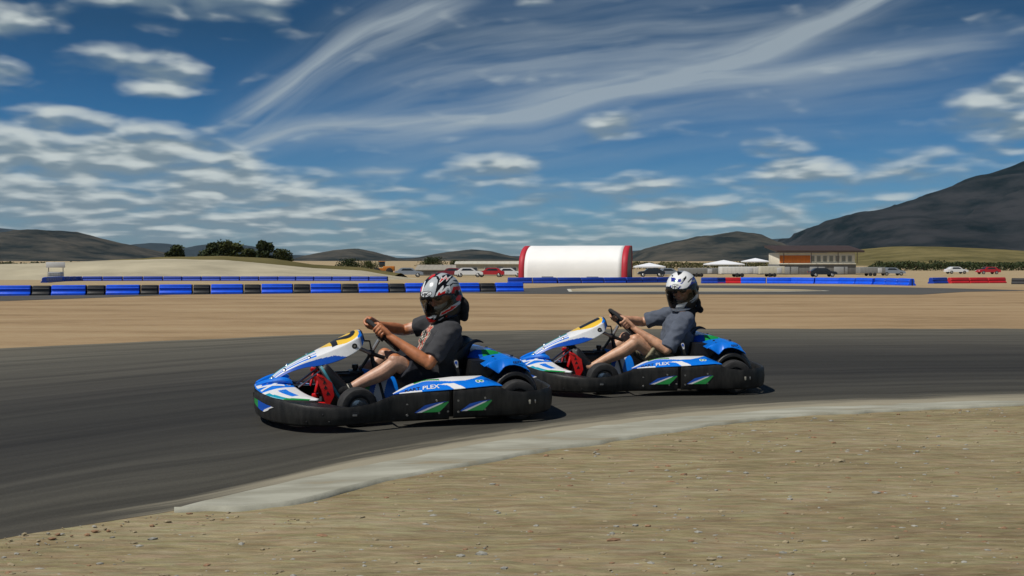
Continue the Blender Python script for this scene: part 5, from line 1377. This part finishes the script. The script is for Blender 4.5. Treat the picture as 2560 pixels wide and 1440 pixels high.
# --- white fabric marquee with red end bands
def marquee():
    D = 129.; t = empty('marquee', (X(1445, D + 2), D + 2, gz(D) - .05), R(-13)); L_ = 14.0
    sec = [(-4.6, 0), (-4.55, 1.3), (-4.2, 2.4), (-3.4, 3.25), (-2.2, 3.85), (-.8, 4.18), (.4, 4.24), (1.0, 4.1), (1.25, 3.6), (1.3, 0)]
    sec = spline(sec, 50)
    def strip(nm, x0, x1, m, off=0., n=10):
        V = [(x0 + (x1 - x0) * i / n, a, b + off + .035 * (.5 - abs((i * 2.0) % 1 - .5)) * (1 if nm == 'cover' else 0)) for i in range(n + 1) for a, b in sec]; k = len(sec)
        Fc = [(i * k + j, (i + 1) * k + j, (i + 1) * k + j + 1, i * k + j + 1) for i in range(n) for j in range(k - 1)]
        o = mesh(nm, V, Fc, m, t); s = o.modifiers.new('s', 'SOLIDIFY'); s.thickness = .04; return o
    wm = mat('white_fabric', (.80, .80, .79), .6, var=.03, scale=.8, bump=.1, bscale=3.); rm = mat('red_fabric', (.42, .018, .035), .6, var=.08, scale=1.)
    strip('cover', -L_ / 2 + .75, L_ / 2 - .75, wm, 0, 24); strip('end_band', -L_ / 2, -L_ / 2 + .75, rm, .0, 2); strip('end_band', L_ / 2 - .75, L_ / 2, rm, .0, 2)
    for sx in (-1, 1):
        x = sx * (L_ / 2 - .1); V = [(x, a, b) for a, b in sec] ; mesh('end_wall', V, [tuple(range(len(V)))], mat('grey_fabric', (.16, .17, .18), .7, var=.1), t, False)
    mb = MB(); mb.box((0, -4.62, .06), (L_, .10, .12), 0, .01); mb.build('base_rail', [M_['dull']], t)
    for x in (-3.2, 2.6):
        mb = MB(); mb.box((x, -4.64, .16), (1.5, .05, .22), 0, .01); mb.build('vent_flap', [mat('grey_fabric', (.16, .17, .18), .7, var=.1)], t)
    return tag(t, 'white barrel-roofed fabric marquee with red bands at both ends', 'marquee')
marquee()

# --- plain buildings: walls, roof, openings
def shed(name, px0, px1, D, ytop, yeave, wall, roof, label, cat='building', over=.25, depth=6., win=(), door=(), rz=0., base=None):
    x0, x1 = X(px0, D), X(px1, D); w = x1 - x0; g = gz(D) if base is None else base; ht = Z(ytop, D) - g; he = Z(yeave, D) - g
    t = empty(name, ((x0 + x1) / 2, D, g), rz)
    mb = MB(); mb.box((0, depth / 2, he / 2), (w, depth, he), 0, .03); mb.build('wall', [wall], t)
    mb = MB(); P = [(-w / 2 - over, -over, he + .003), (-w / 2 - over, depth * .5, ht), (-w / 2 - over, depth + over, he + .003), (-w / 2 - over, depth + over, he + .12), (-w / 2 - over, depth * .5, ht + .12), (-w / 2 - over, -over, he + .12)]
    mb.prism(P, (w + 2 * over, 0, 0), 0)
    for k in range(int(w / .8)): mb.box((-w / 2 + .4 + k * .8, depth * .25 - over / 2, (he + ht) / 2 + .14), (.05, (depth / 2 + over) * 1.0, .03), 0, 0, Matrix.Rotation(math.atan2(ht - he, depth / 2), 4, 'X'))
    mb.build('roof', [roof], t)
    gl = mat('window_glass', (.05, .06, .07), .12, var=.1, spec=.6); fm_ = mat('window_frame', (.55, .55, .52), .5, var=.05)
    for a, b, c, d in win:
        mb = MB(); X0, X1, Z0, Z1 = a * w, b * w, c * he, d * he
        for q in ((X0, X1, Z1 - .05, Z1), (X0, X1, Z0, Z0 + .05)): mb.box(((q[0] + q[1]) / 2, -.03, (q[2] + q[3]) / 2), (q[1] - q[0], .08, q[3] - q[2]), 0, .005)
        for q in (X0, X1): mb.box((q, -.032, (Z0 + Z1) / 2), (.06, .085, Z1 - Z0), 0, .005)
        f = mb.build('window', [fm_], t); mb = MB(); mb.box(((X0 + X1) / 2, -.012, (Z0 + Z1) / 2), (X1 - X0 - .04, .03, Z1 - Z0 - .04), 0); mb.build('pane', [gl], f)
    for a, b, d in door:
        mb = MB(); mb.box(((a + b) / 2 * w, -.02, d * he / 2), ((b - a) * w, .06, d * he), 0, .01); o = mb.build('door', [mat('door_grey', (.20, .20, .20), .5, var=.1)], t)
        mb = MB(); mb.box((b * w - .12, -.07, d * he / 2), (.03, .06, .12), 0); mb.build('handle', [M_['steel']], o)
    return tag(t, label, cat)
cream = mat('cream_cladding', (.46, .43, .33), .7, var=.10, scale=1.2, stretch=(3, 3, .3)); palero = mat('pale_roof', (.52, .50, .42), .55, var=.1, scale=1.5); gryw = mat('grey_cladding', (.16, .16, .155), .7, var=.15, scale=1.2, stretch=(3, 3, .3))
gryr = mat('weathered_roof', (.30, .28, .235), .7, var=.15, scale=1.)
shed('long_shed', 1140, 1330, 172, 655, 661, cream, palero, 'long low cream shed with pale roof left of the marquee', depth=7, win=((-.30, -.22, .4, .75), (-.12, -.04, .4, .75), (.22, .30, .4, .75)), door=((.04, .12, .8),))
shed('side_shed', 1040, 1136, 176, 664, 676, gryw, gryr, 'low grey shed with weathered pitched roof joined to cream shed', depth=12, door=((-.1, .08, .75),))
brownr = mat('dark_brown_roof', (.045, .028, .022), .6, var=.2, scale=1.); orange = mat('orange_cladding', (.62, .165, .018), .6, var=.12, scale=1.5, stretch=(4, 4, .3)); creamw = mat('cream_wall', (.74, .70, .58), .7, var=.08, scale=1.)
def pavilion():
    D = 190.; x0, x1 = X(1948, D), X(2138, D); w = x1 - x0; g = gz(D); t = empty('pavilion', ((x0 + x1) / 2, D, g)); zt = Z(622, D) - g; ze = Z(632, D) - g; zb = Z(661, D) - g
    mb = MB(); mb.box((0, 4, zb / 2), (w * 1.02, 8, zb), 0, .02); mb.build('lower_storey', [gryw], t)
    mb = MB(); mb.box((.0, 4, (zb + ze) / 2 + .0), (w, 7.6, ze - zb), 0, .02); mb.build('wall', [creamw], t)
    mb = MB(); mb.box((-w * .29, .16, (zb + ze) / 2 - .12), (w * .40, .14, (ze - zb) * .66), 0, .02); mb.build('cladding', [orange], t)
    mb = MB(); mb.box((-w * .0, .02, zb + .12), (w * 1.01, .5, .2), 0, .02); mb.build('balcony_edge', [creamw], t)
    mb = MB(); P = [(-w / 2 - .7, -.7, ze + .06), (-w / 2 - .7, -.7, ze + .42), (-w / 2 - .7, 8.6, zt + .75), (-w / 2 - .7, 8.6, zt + .35)]; mb.prism(P, (w + 2.2, 0, 0), 0); mb.build('roof', [brownr], t)
    for k in range(7):
        a = -.06 + k * .082; mb = MB(); zc = (zb + ze) / 2 - .02; h_ = (ze - zb) * .52
        for q in (-1, 1): mb.box((a * w + q * .38, .17, zc), (.09, .1, h_), 0, .01); mb.box((a * w, .172, zc + q * h_ / 2), (.85, .11, .08), 0, .01)
        f = mb.build('window', [mat('window_frame', (.55, .55, .52), .5, var=.05)], t); mb = MB(); mb.box((a * w, .19, zc), (.70, .04, h_ - .06), 0); mb.build('pane', [mat('blind_glass', (.22, .225, .19), .25, var=.1)], f)
    for a in (-.46, -.1, .25, .5):
        mb = MB(); mb.tube([(a * w, -1.0, zb + .2), (a * w, -1.0, ze + .12)], .07); mb.build('post', [brownr], t)
    for a, b in ((-.45, -.25), (-.1, .1), (.22, .4)):
        mb = MB(); mb.box(((a + b) / 2 * w, -.03, zb * .42), ((b - a) * w, .08, zb * .7), 0, .02); mb.build('garage_door', [mat('garage_door', (.30, .31, .31), .5, var=.1)], t)
    return tag(t, 'two storey pavilion with dark brown roof, orange cladding and a row of windows', 'building')
pavilion()

# --- vehicles
gl_ = mat('car_glass', (.02, .025, .03), .08, var=.1, spec=.7); tyre_ = M_['rubber']
def car(px, D, rz, paint_, label, L_=4.3, H_=1.42, van=False, group=None):
    t = empty('parked_van' if van else 'parked_car', (X(px, D), D, gz(D)), rz); W_ = 1.76
    if van: prof = [(-.5, .22), (-.5, .62), (-.485, .86), (-.47, .98), (.22, 1.), (.30, .97), (.40, .62), (.485, .54), (.50, .40), (.50, .22)]; H_ = 2.1
    else: prof = [(-.5, .28), (-.5, .52), (-.475, .66), (-.40, .68), (-.28, .96), (-.20, 1.), (.06, 1.), (.12, .97), (.24, .68), (.44, .60), (.49, .50), (.50, .28)]
    body = [(a * L_, b * H_) for a, b in prof]
    V = []; k = len(body)
    for y, f in ((-W_ / 2, .0), (-W_ / 2 + .05, 1.), (W_ / 2 - .05, 1.), (W_ / 2, .0)):
        for a, b in body:
            tuck = max(0, (b / H_ - .62)) * .42 if not van else max(0, b / H_ - .6) * .15
            V.append((a * (.985 if f == 0 else 1), y * (1 - tuck), .28 * H_ + (b - .28 * H_) * (.985 if f == 0 else 1)))
    Fc = [(i * k + j, i * k + (j + 1) % k, (i + 1) * k + (j + 1) % k, (i + 1) * k + j) for i in range(3) for j in range(k)] + [tuple(range(k))[::-1], tuple(3 * k + j for j in range(k))]
    mesh('body', V, Fc, paint_, t, True, None, 28)
    for sy in (1, -1):
        P = [(-.27, .70), (-.215, .92), (.05, .92), (.17, .70)] if not van else [(.10, .66), (.10, .90), (.27, .90), (.35, .66)]
        mb = MB(); tk = lambda b: (W_ / 2 + .004) * (1 - max(0, b - .62) * (.42 if not van else .15)); mb.prism([(a * L_, sy * tk(b), b * H_) for a, b in P], (0, sy * .008, 0), 0); mb.build('window', [gl_], t)
    mb = MB(); P = [(.235, .70), (.13, .95)] if not van else [(.385, .66), (.315, .93)]
    mb.prism([(P[0][0] * L_ + .03, -.70, P[0][1] * H_), (P[0][0] * L_ + .03, .70, P[0][1] * H_), (P[1][0] * L_ + .03, .60, P[1][1] * H_), (P[1][0] * L_ + .03, -.60, P[1][1] * H_)], (.01, 0, .01), 0); mb.build('windscreen', [gl_], t)
    for sy in (1, -1):
        mb = MB(); mb.box((L_ * .488, sy * .62, H_ * .47), (.08, .30, .12), 0, .02); mb.build('headlight', [M_['white']], t)
        mb = MB(); mb.box((-L_ * .497, sy * .66, H_ * .55), (.05, .24, .14), 0, .01); mb.build('tail_light', [B['red']], t)
        for x in (-.30, .31):
            mb = MB(); mb.lathe([(0, -.1), (.24, -.1), (.32, -.08), (.33, 0), (.32, .08), (.24, .1), (0, .1)], 'y', (x * L_, sy * (W_ / 2 - .08), .33), 20, 0); w_ = mb.build('wheel', [tyre_], t)
            mb = MB(); mb.lathe([(0, .115 * sy), (.18, .115 * sy), (.20, .10 * sy)], 'y', (x * L_, sy * (W_ / 2 - .08), .33), 16, 0); mb.build('rim', [M_['steel']], w_)
    return tag(t, label, 'van' if van else 'car', group)
cw = mat('car_white', (.70, .71, .72), .3, var=.03, coat=.5); cs = mat('car_silver', (.42, .44, .46), .3, metal=.6, var=.05, coat=.5); cr = mat('car_maroon', (.16, .012, .018), .3, var=.1, coat=.5); crd = mat('car_red', (.40, .012, .015), .3, var=.1, coat=.5); cd = mat('car_black', (.015, .016, .018), .3, var=.1, coat=.5)
cars = 'cars and vans parked behind the circuit'
car(1022, 150, R(8), cs, 'silver car parked below the grey shed, nearest the first driver\'s helmet', group=cars)
car(1128, 158, R(172), cr, 'maroon car parked left of the white cars by the cream shed', group=cars)
car(1172, 150, R(4), cw, 'white car parked between a maroon car and a red car', group=cars)
car(1226, 152, R(180), crd, 'bright red car parked in front of the cream shed', group=cars)
car(1272, 158, R(0), cw, 'white car parked beside the red car, next to the marquee', group=cars)
car(1628, 160, R(176), cd, 'black car parked just right of the marquee', group=cars)
car(1672, 165, R(3), cs, 'silver car parked under the white canopy right of the marquee', group=cars)
car(2056, 158, R(0), cd, 'black car parked below the pavilion windows', group=cars)
car(2390, 200, R(2), cw, 'white car parked far off below the dark hedge at the grass rise', group=cars)
car(2470, 195, R(183), crd, 'red car parked below the dark hedge at the grass rise', group=cars)
car(2230, 178, R(2), cs, 'silver car parked alone between the pavilion and the hedge', group=cars)

def trailer(px0, px1, D, top, m, label, wheels=2):
    x0, x1 = X(px0, D), X(px1, D); w = x1 - x0; g = gz(D); h_ = Z(top, D) - g; t = empty('box_trailer', ((x0 + x1) / 2, D, g))
    mb = MB(); mb.box((0, 1.1, .45 + (h_ - .45) / 2), (w, 2.2, h_ - .45), 0, .06, None, 3)
    for k in range(int(w / .6)): mb.box((-w / 2 + .3 + k * .6, -.012, .45 + (h_ - .45) / 2), (.03, .02, h_ - .65), 0)
    mb.build('box', [m], t)
    mb = MB(); mb.box((0, -.01, .52), (w * .99, .06, .08), 0); mb.tube([(w / 2, 1.1, .45), (w / 2 + 1.1, 1.1, .42)], .05, 0); mb.build('frame_rail', [M_['dull']], t)
    for k in range(wheels):
        for y in (.05, 2.0):
            mb = MB(); mb.lathe([(0, -.1), (.24, -.1), (.31, -.07), (.31, .07), (.24, .1), (0, .1)], 'y', (-.4 + k * .75, y, .31), 18); mb.build('wheel', [tyre_], t)
    mb = MB(); mb.box((w * .28, -.02, .45 + (h_ - .45) * .45), (.75, .04, (h_ - .45) * .8), 0, .02); mb.build('door', [mat('trailer_door', (.50, .51, .52), .4, var=.05)], t)
    return tag(t, label, 'trailer')
tw = mat('trailer_white', (.66, .66, .64), .4, var=.05, scale=2.); tg = mat('trailer_grey', (.22, .225, .22), .5, var=.1, scale=2.); tc_ = mat('trailer_cream', (.55, .53, .43), .5, var=.08, scale=2.)
trailer(1803, 1896, 150, 667, tw, 'large white box trailer just right of the second driver\'s helmet')
trailer(1700, 1796, 156, 670, tg, 'grey box trailer behind the second driver\'s helmet')
trailer(1900, 1962, 158, 666, tc_, 'cream box trailer between the white trailer and the pavilion')
trailer(2150, 2214, 172, 668, tg, 'grey box trailer at the right hand corner of the pavilion')

def canopy(px0, px1, D, top, eave, label):
    x0, x1 = X(px0, D), X(px1, D); w = x1 - x0; g = gz(D); t = empty('canopy_tent', ((x0 + x1) / 2, D, g)); zt, ze = Z(top, D) - g, Z(eave, D) - g
    V = [(-w / 2, 0, ze), (w / 2, 0, ze), (w / 2, w, ze), (-w / 2, w, ze), (0, w / 2, zt)]; o = mesh('cover', V + [(-w / 2, 0, ze - .22), (w / 2, 0, ze - .22), (w / 2, w, ze - .22), (-w / 2, w, ze - .22)],
        [(0, 1, 4), (1, 2, 4), (2, 3, 4), (3, 0, 4), (5, 6, 1, 0), (6, 7, 2, 1), (7, 8, 3, 2), (8, 5, 0, 3)], mat('canopy_white', (.74, .76, .80), .6, var=.03), t, False)
    s = o.modifiers.new('s', 'SOLIDIFY'); s.thickness = .02
    for a in (-1, 1):
        for y in (.03, w - .03): mb = MB(); mb.tube([(a * (w / 2 - .03), y, 0), (a * (w / 2 - .03), y, ze)], .03); mb.build('post', [M_['steel']], t)
    return tag(t, label, 'canopy', 'pop-up canopies beside the paddock')
canopy(1592, 1664, 176, 657, 666, 'white pop-up canopy close to the right end of the marquee')
canopy(1775, 1862, 200, 650, 660, 'white pop-up canopy standing behind the large white trailer')
canopy(1866, 1925, 230, 645, 653, 'pale pop-up canopy left of the pavilion roof')

def loader(px, D):
    t = empty('wheel_loader', (X(px, D), D, gz(D)), R(184)); om = mat('machine_orange', (.50, .17, .02), .45, var=.1, scale=3.)
    mb = MB(); mb.box((-1.1, 0, 1.15), (2.2, 1.6, .9), 0, .12); mb.build('engine_hood', [om], t)
    mb = MB(); mb.box((.35, 0, .95), (1.2, 1.3, .6), 0, .06); mb.tube([(.8, .5, 1.1), (2.2, .5, .6)], .12); mb.tube([(.8, -.5, 1.1), (2.2, -.5, .6)], .12); mb.build('boom', [om], t)
    mb = MB(); mb.box((.2, 0, 1.95), (1.1, 1.3, 1.0), 0, .08); mb.build('cab', [gl_], t); mb = MB(); mb.box((.2, 0, 2.5), (1.25, 1.45, .1), 0, .03); mb.build('cab_roof', [om], t)
    mb = MB(); mb.prism([(2.1, -1.1, .2), (2.9, -1.1, .1), (2.9, -1.1, .2), (2.35, -1.1, .45), (2.3, -1.1, 1.0), (2.1, -1.1, 1.0)], (0, 2.2, 0), 0); mb.build('bucket', [M_['dull']], t)
    for x in (-1.2, 1.1):
        for y in (-.85, .85): mb = MB(); mb.lathe([(0, -.2), (.4, -.2), (.62, -.15), (.65, 0), (.62, .15), (.4, .2), (0, .2)], 'y', (x, y, .65), 22); mb.build('wheel', [tyre_], t)
    return tag(t, 'orange wheel loader working beyond the sand mound, left of the grey shed', 'loader')
loader(958, 190)

def sign(px, D):
    t = empty('sign_board', (X(px, D), D, gz(D)), R(2)); w = 47 / FPX * D; z0, z1 = Z(669, D) - gz(D), Z(655, D) - gz(D)
    mb = MB(); mb.box((0, 0, (z0 + z1) / 2), (w, .04, z1 - z0), 0, .01); mb.build('panel', [mat('sign_white', (.52, .53, .54), .5, var=.04)], t)
    for s in (-1, 1): mb = MB(); mb.tube([(s * w * .38, .05, 0), (s * w * .38, .05, z1 - .03)], .035); mb.build('post', [M_['dull']], t)
    return tag(t, 'blank white sign board on two posts in front of the sand mound', 'sign')
sign(139, 84)
def pallet_tank(px, D):
    t = empty('water_tank', (X(px, D), D, gz(D)), R(5)); mb = MB(); mb.box((0, 0, .42), (.95, .9, .62), 0, .08, None, 3); mb.build('tank', [mat('tank_plastic', (.40, .42, .45), .5, var=.06)], t)
    mb = MB()
    for z in (.15, .35, .55, .73):
        mb.tube([(-.5, -.47, z), (.5, -.47, z)], .014); mb.tube([(.5, -.47, z), (.5, .47, z)], .014); mb.tube([(-.5, .47, z), (-.5, -.47, z)], .014)
    for k in range(6): mb.tube([(-.5 + k * .2, -.475, .1), (-.5 + k * .2, -.475, .74)], .012)
    mb.build('cage', [M_['steel']], t); mb = MB(); mb.box((0, 0, .06), (1.0, 1.0, .10), 0, .01); mb.build('pallet', [mat('pallet_wood', (.20, .15, .10), .8, var=.2)], t)
    return tag(t, 'grey caged water tank on a pallet below the white sign board', 'water tank')
pallet_tank(140, 80)

# --- trees and hedges
bark = mat('bark', (.06, .045, .033), .9, var=.25, scale=8., bump=.4)
def leaf_mat(name, a, b): return mat(name, a, .75, var=.1, scale=.9, rgb2=b, spec=.2, detail=6.)
lf = [leaf_mat('leaf_dark', (.022, .034, .012), (.045, .060, .020)), leaf_mat('leaf_mid', (.035, .050, .014), (.075, .085, .026)), leaf_mat('leaf_olive', (.045, .050, .018), (.10, .095, .035))]
def tree(px, D, top, wpx, kind, label, group, seed, cat='tree', bushy=False):
    rn = random.Random(seed); g = gz(D) - (.0 if D < 150 else .1); x = X(px, D); h_ = Z(top, D) - g; w = wpx / FPX * D / 2
    t = empty('bush' if bushy else 'tree', (x, D, g)); mb = MB(); th = h_ * (.12 if bushy else .32)
    mb.tube([(0, 0, -.2), (rn.uniform(-.1, .1), 0, th), (rn.uniform(-.2, .2), 0, h_ * .8)], [.035 * h_, .026 * h_, .008 * h_], 0, 8); tips = []
    for k in range(9 if not bushy else 7):
        a = k * 2.4 + rn.random(); z0 = th + (h_ * .72 - th) * k / 9; z1 = z0 + h_ * rn.uniform(.08, .24); r = w * rn.uniform(.45, .85) * (1 - .45 * k / 9)
        p = (r * math.cos(a), r * math.sin(a) * .9, z1); mb.tube([(0, 0, z0), (p[0] * .5, p[1] * .5, z0 + (z1 - z0) * .6), p], [.014 * h_, .009 * h_, .004 * h_], 0, 6); tips.append(p)
    mb.build('trunk', [bark], t)
    V = []; Fc = []; cl = [(Vector(p), w * rn.uniform(.25, .46)) for p in tips] + [(Vector((rn.uniform(-.3, .3) * w, rn.uniform(-.3, .3) * w, h_ * rn.uniform(.55, .92))), w * rn.uniform(.22, .4)) for _ in range(5)]
    ls = .035 * h_ + .03
    for c, r in cl:
        for q in range(190):
            d = Vector((rn.gauss(0, 1), rn.gauss(0, 1), rn.gauss(0, .8))).normalized() * r * rn.random() ** .45; o_ = c + d
            if o_.z < th * .5 or o_.z > h_ * 1.0: continue
            n1 = Vector((rn.gauss(0, 1), rn.gauss(0, 1), rn.gauss(0, 1) + .4)).normalized(); a_ = n1.orthogonal().normalized() * ls * rn.uniform(.6, 1.5); b_ = n1.cross(a_).normalized() * ls * rn.uniform(.4, .9)
            k = len(V); V += [o_ - a_, o_ - b_, o_ + a_, o_ + b_]; Fc.append((k, k + 1, k + 2, k + 3))
    mesh('foliage' if bushy else 'crown', V, Fc, lf[kind], t, False)
    return tag(t, label, cat, group)
tg1 = 'trees on the dry bank behind the sand mound'
for i, (px, D, top, w, kd, lb) in enumerate([(440, 190, 612, 60, 0, 'slim dark tree standing alone, leftmost on the dry bank'), (528, 185, 606, 62, 0, 'dark rounded tree, left one of the touching pair on the bank'), (572, 188, 598, 90, 1, 'broad dark tree in the middle of the dry bank'),
        (622, 192, 616, 60, 1, 'low green tree tucked between two taller trees on the bank'), (662, 186, 597, 64, 0, 'tall narrow dark tree right of the low green one'), (705, 190, 622, 66, 1, 'small tree at the right end of the trees on the bank')]):
    tree(px, D, top, w, kd, lb, tg1, 40 + i)
for i, (px, D, top, w, kd, lb) in enumerate([(872, 215, 646, 84, 0, 'dark bush below the small hill, left of the wheel loader'), (926, 220, 652, 70, 1, 'low green bush directly behind the wheel loader'), (1082, 225, 642, 90, 0, 'dark bush showing above the grey shed'), (1140, 230, 650, 60, 1, 'small green bush above the left end of the cream shed')]):
    tree(px, D, top, w, kd, lb, 'bushes behind the sheds', 60 + i, 'bush', True)
def hedge(name, px0, px1, D, h_, label, seed, kd=0, n=7000, depth=5.):
    rn = random.Random(seed); V = []; Fc = []; x0, x1 = X(px0, D), X(px1, D); g = gz(D)
    for k in range(n):
        x = rn.uniform(x0, x1); y = D + rn.uniform(0, depth); hh = h_ * (.75 + .35 * mnoise.noise(Vector((x * .35, seed, 0))) + .2 * mnoise.noise(Vector((x * 1.1, seed, 5)))) * min(1, (x - x0) / 4 + .2, (x1 - x) / 4 + .2)
        z = g + hh * rn.random() ** .6; n1 = Vector((rn.gauss(0, 1), rn.gauss(0, 1) - .5, rn.gauss(0, 1) + .5)).normalized(); s = rn.uniform(.16, .38)
        a_ = n1.orthogonal().normalized() * s; b_ = n1.cross(a_).normalized() * s * .6; k_ = len(V); c = Vector((x, y, z)); V += [c - a_, c - b_, c + a_, c + b_]; Fc.append((k_, k_ + 1, k_ + 2, k_ + 3))
    return tag(mesh(name, V, Fc, lf[kd], None, False), label, 'hedge', None, 'stuff')
hedge('orchard_foliage', -260, 330, 240, 2.6, 'dark green orchard rows along the foot of the left hills', 3, 0, 9000, 9.)
hedge('hedge_foliage', 2180, 2760, 260, 2.7, 'dark green hedge line below the dry grass rise', 5, 0, 9000, 8.)
hedge('scrub_foliage', 1560, 1960, 300, 2.6, 'low olive scrub behind the paddock below the bare hill', 7, 2, 5000, 10.)

# ------------------------------------------------------------------ the air
hz = bpy.data.materials.new('haze'); hz.use_nodes = True; nt = hz.node_tree; nt.nodes.clear()
o_ = node(nt, 'ShaderNodeOutputMaterial'); pv = node(nt, 'ShaderNodeVolumePrincipled'); nt.links.new(pv.outputs[0], o_.inputs['Volume'])
pv.inputs['Color'].default_value = (.55, .76, 1., 1); pv.inputs['Density'].default_value = 1.6e-5; pv.inputs['Anisotropy'].default_value = 0.
mb = MB(); mb.box((0, 6400, 448), (32000, 13400, 900)); hb = mb.build('haze', [hz], None, False)
tag(hb, 'thin bluish haze that softens the far hills', 'haze', None, 'stuff')
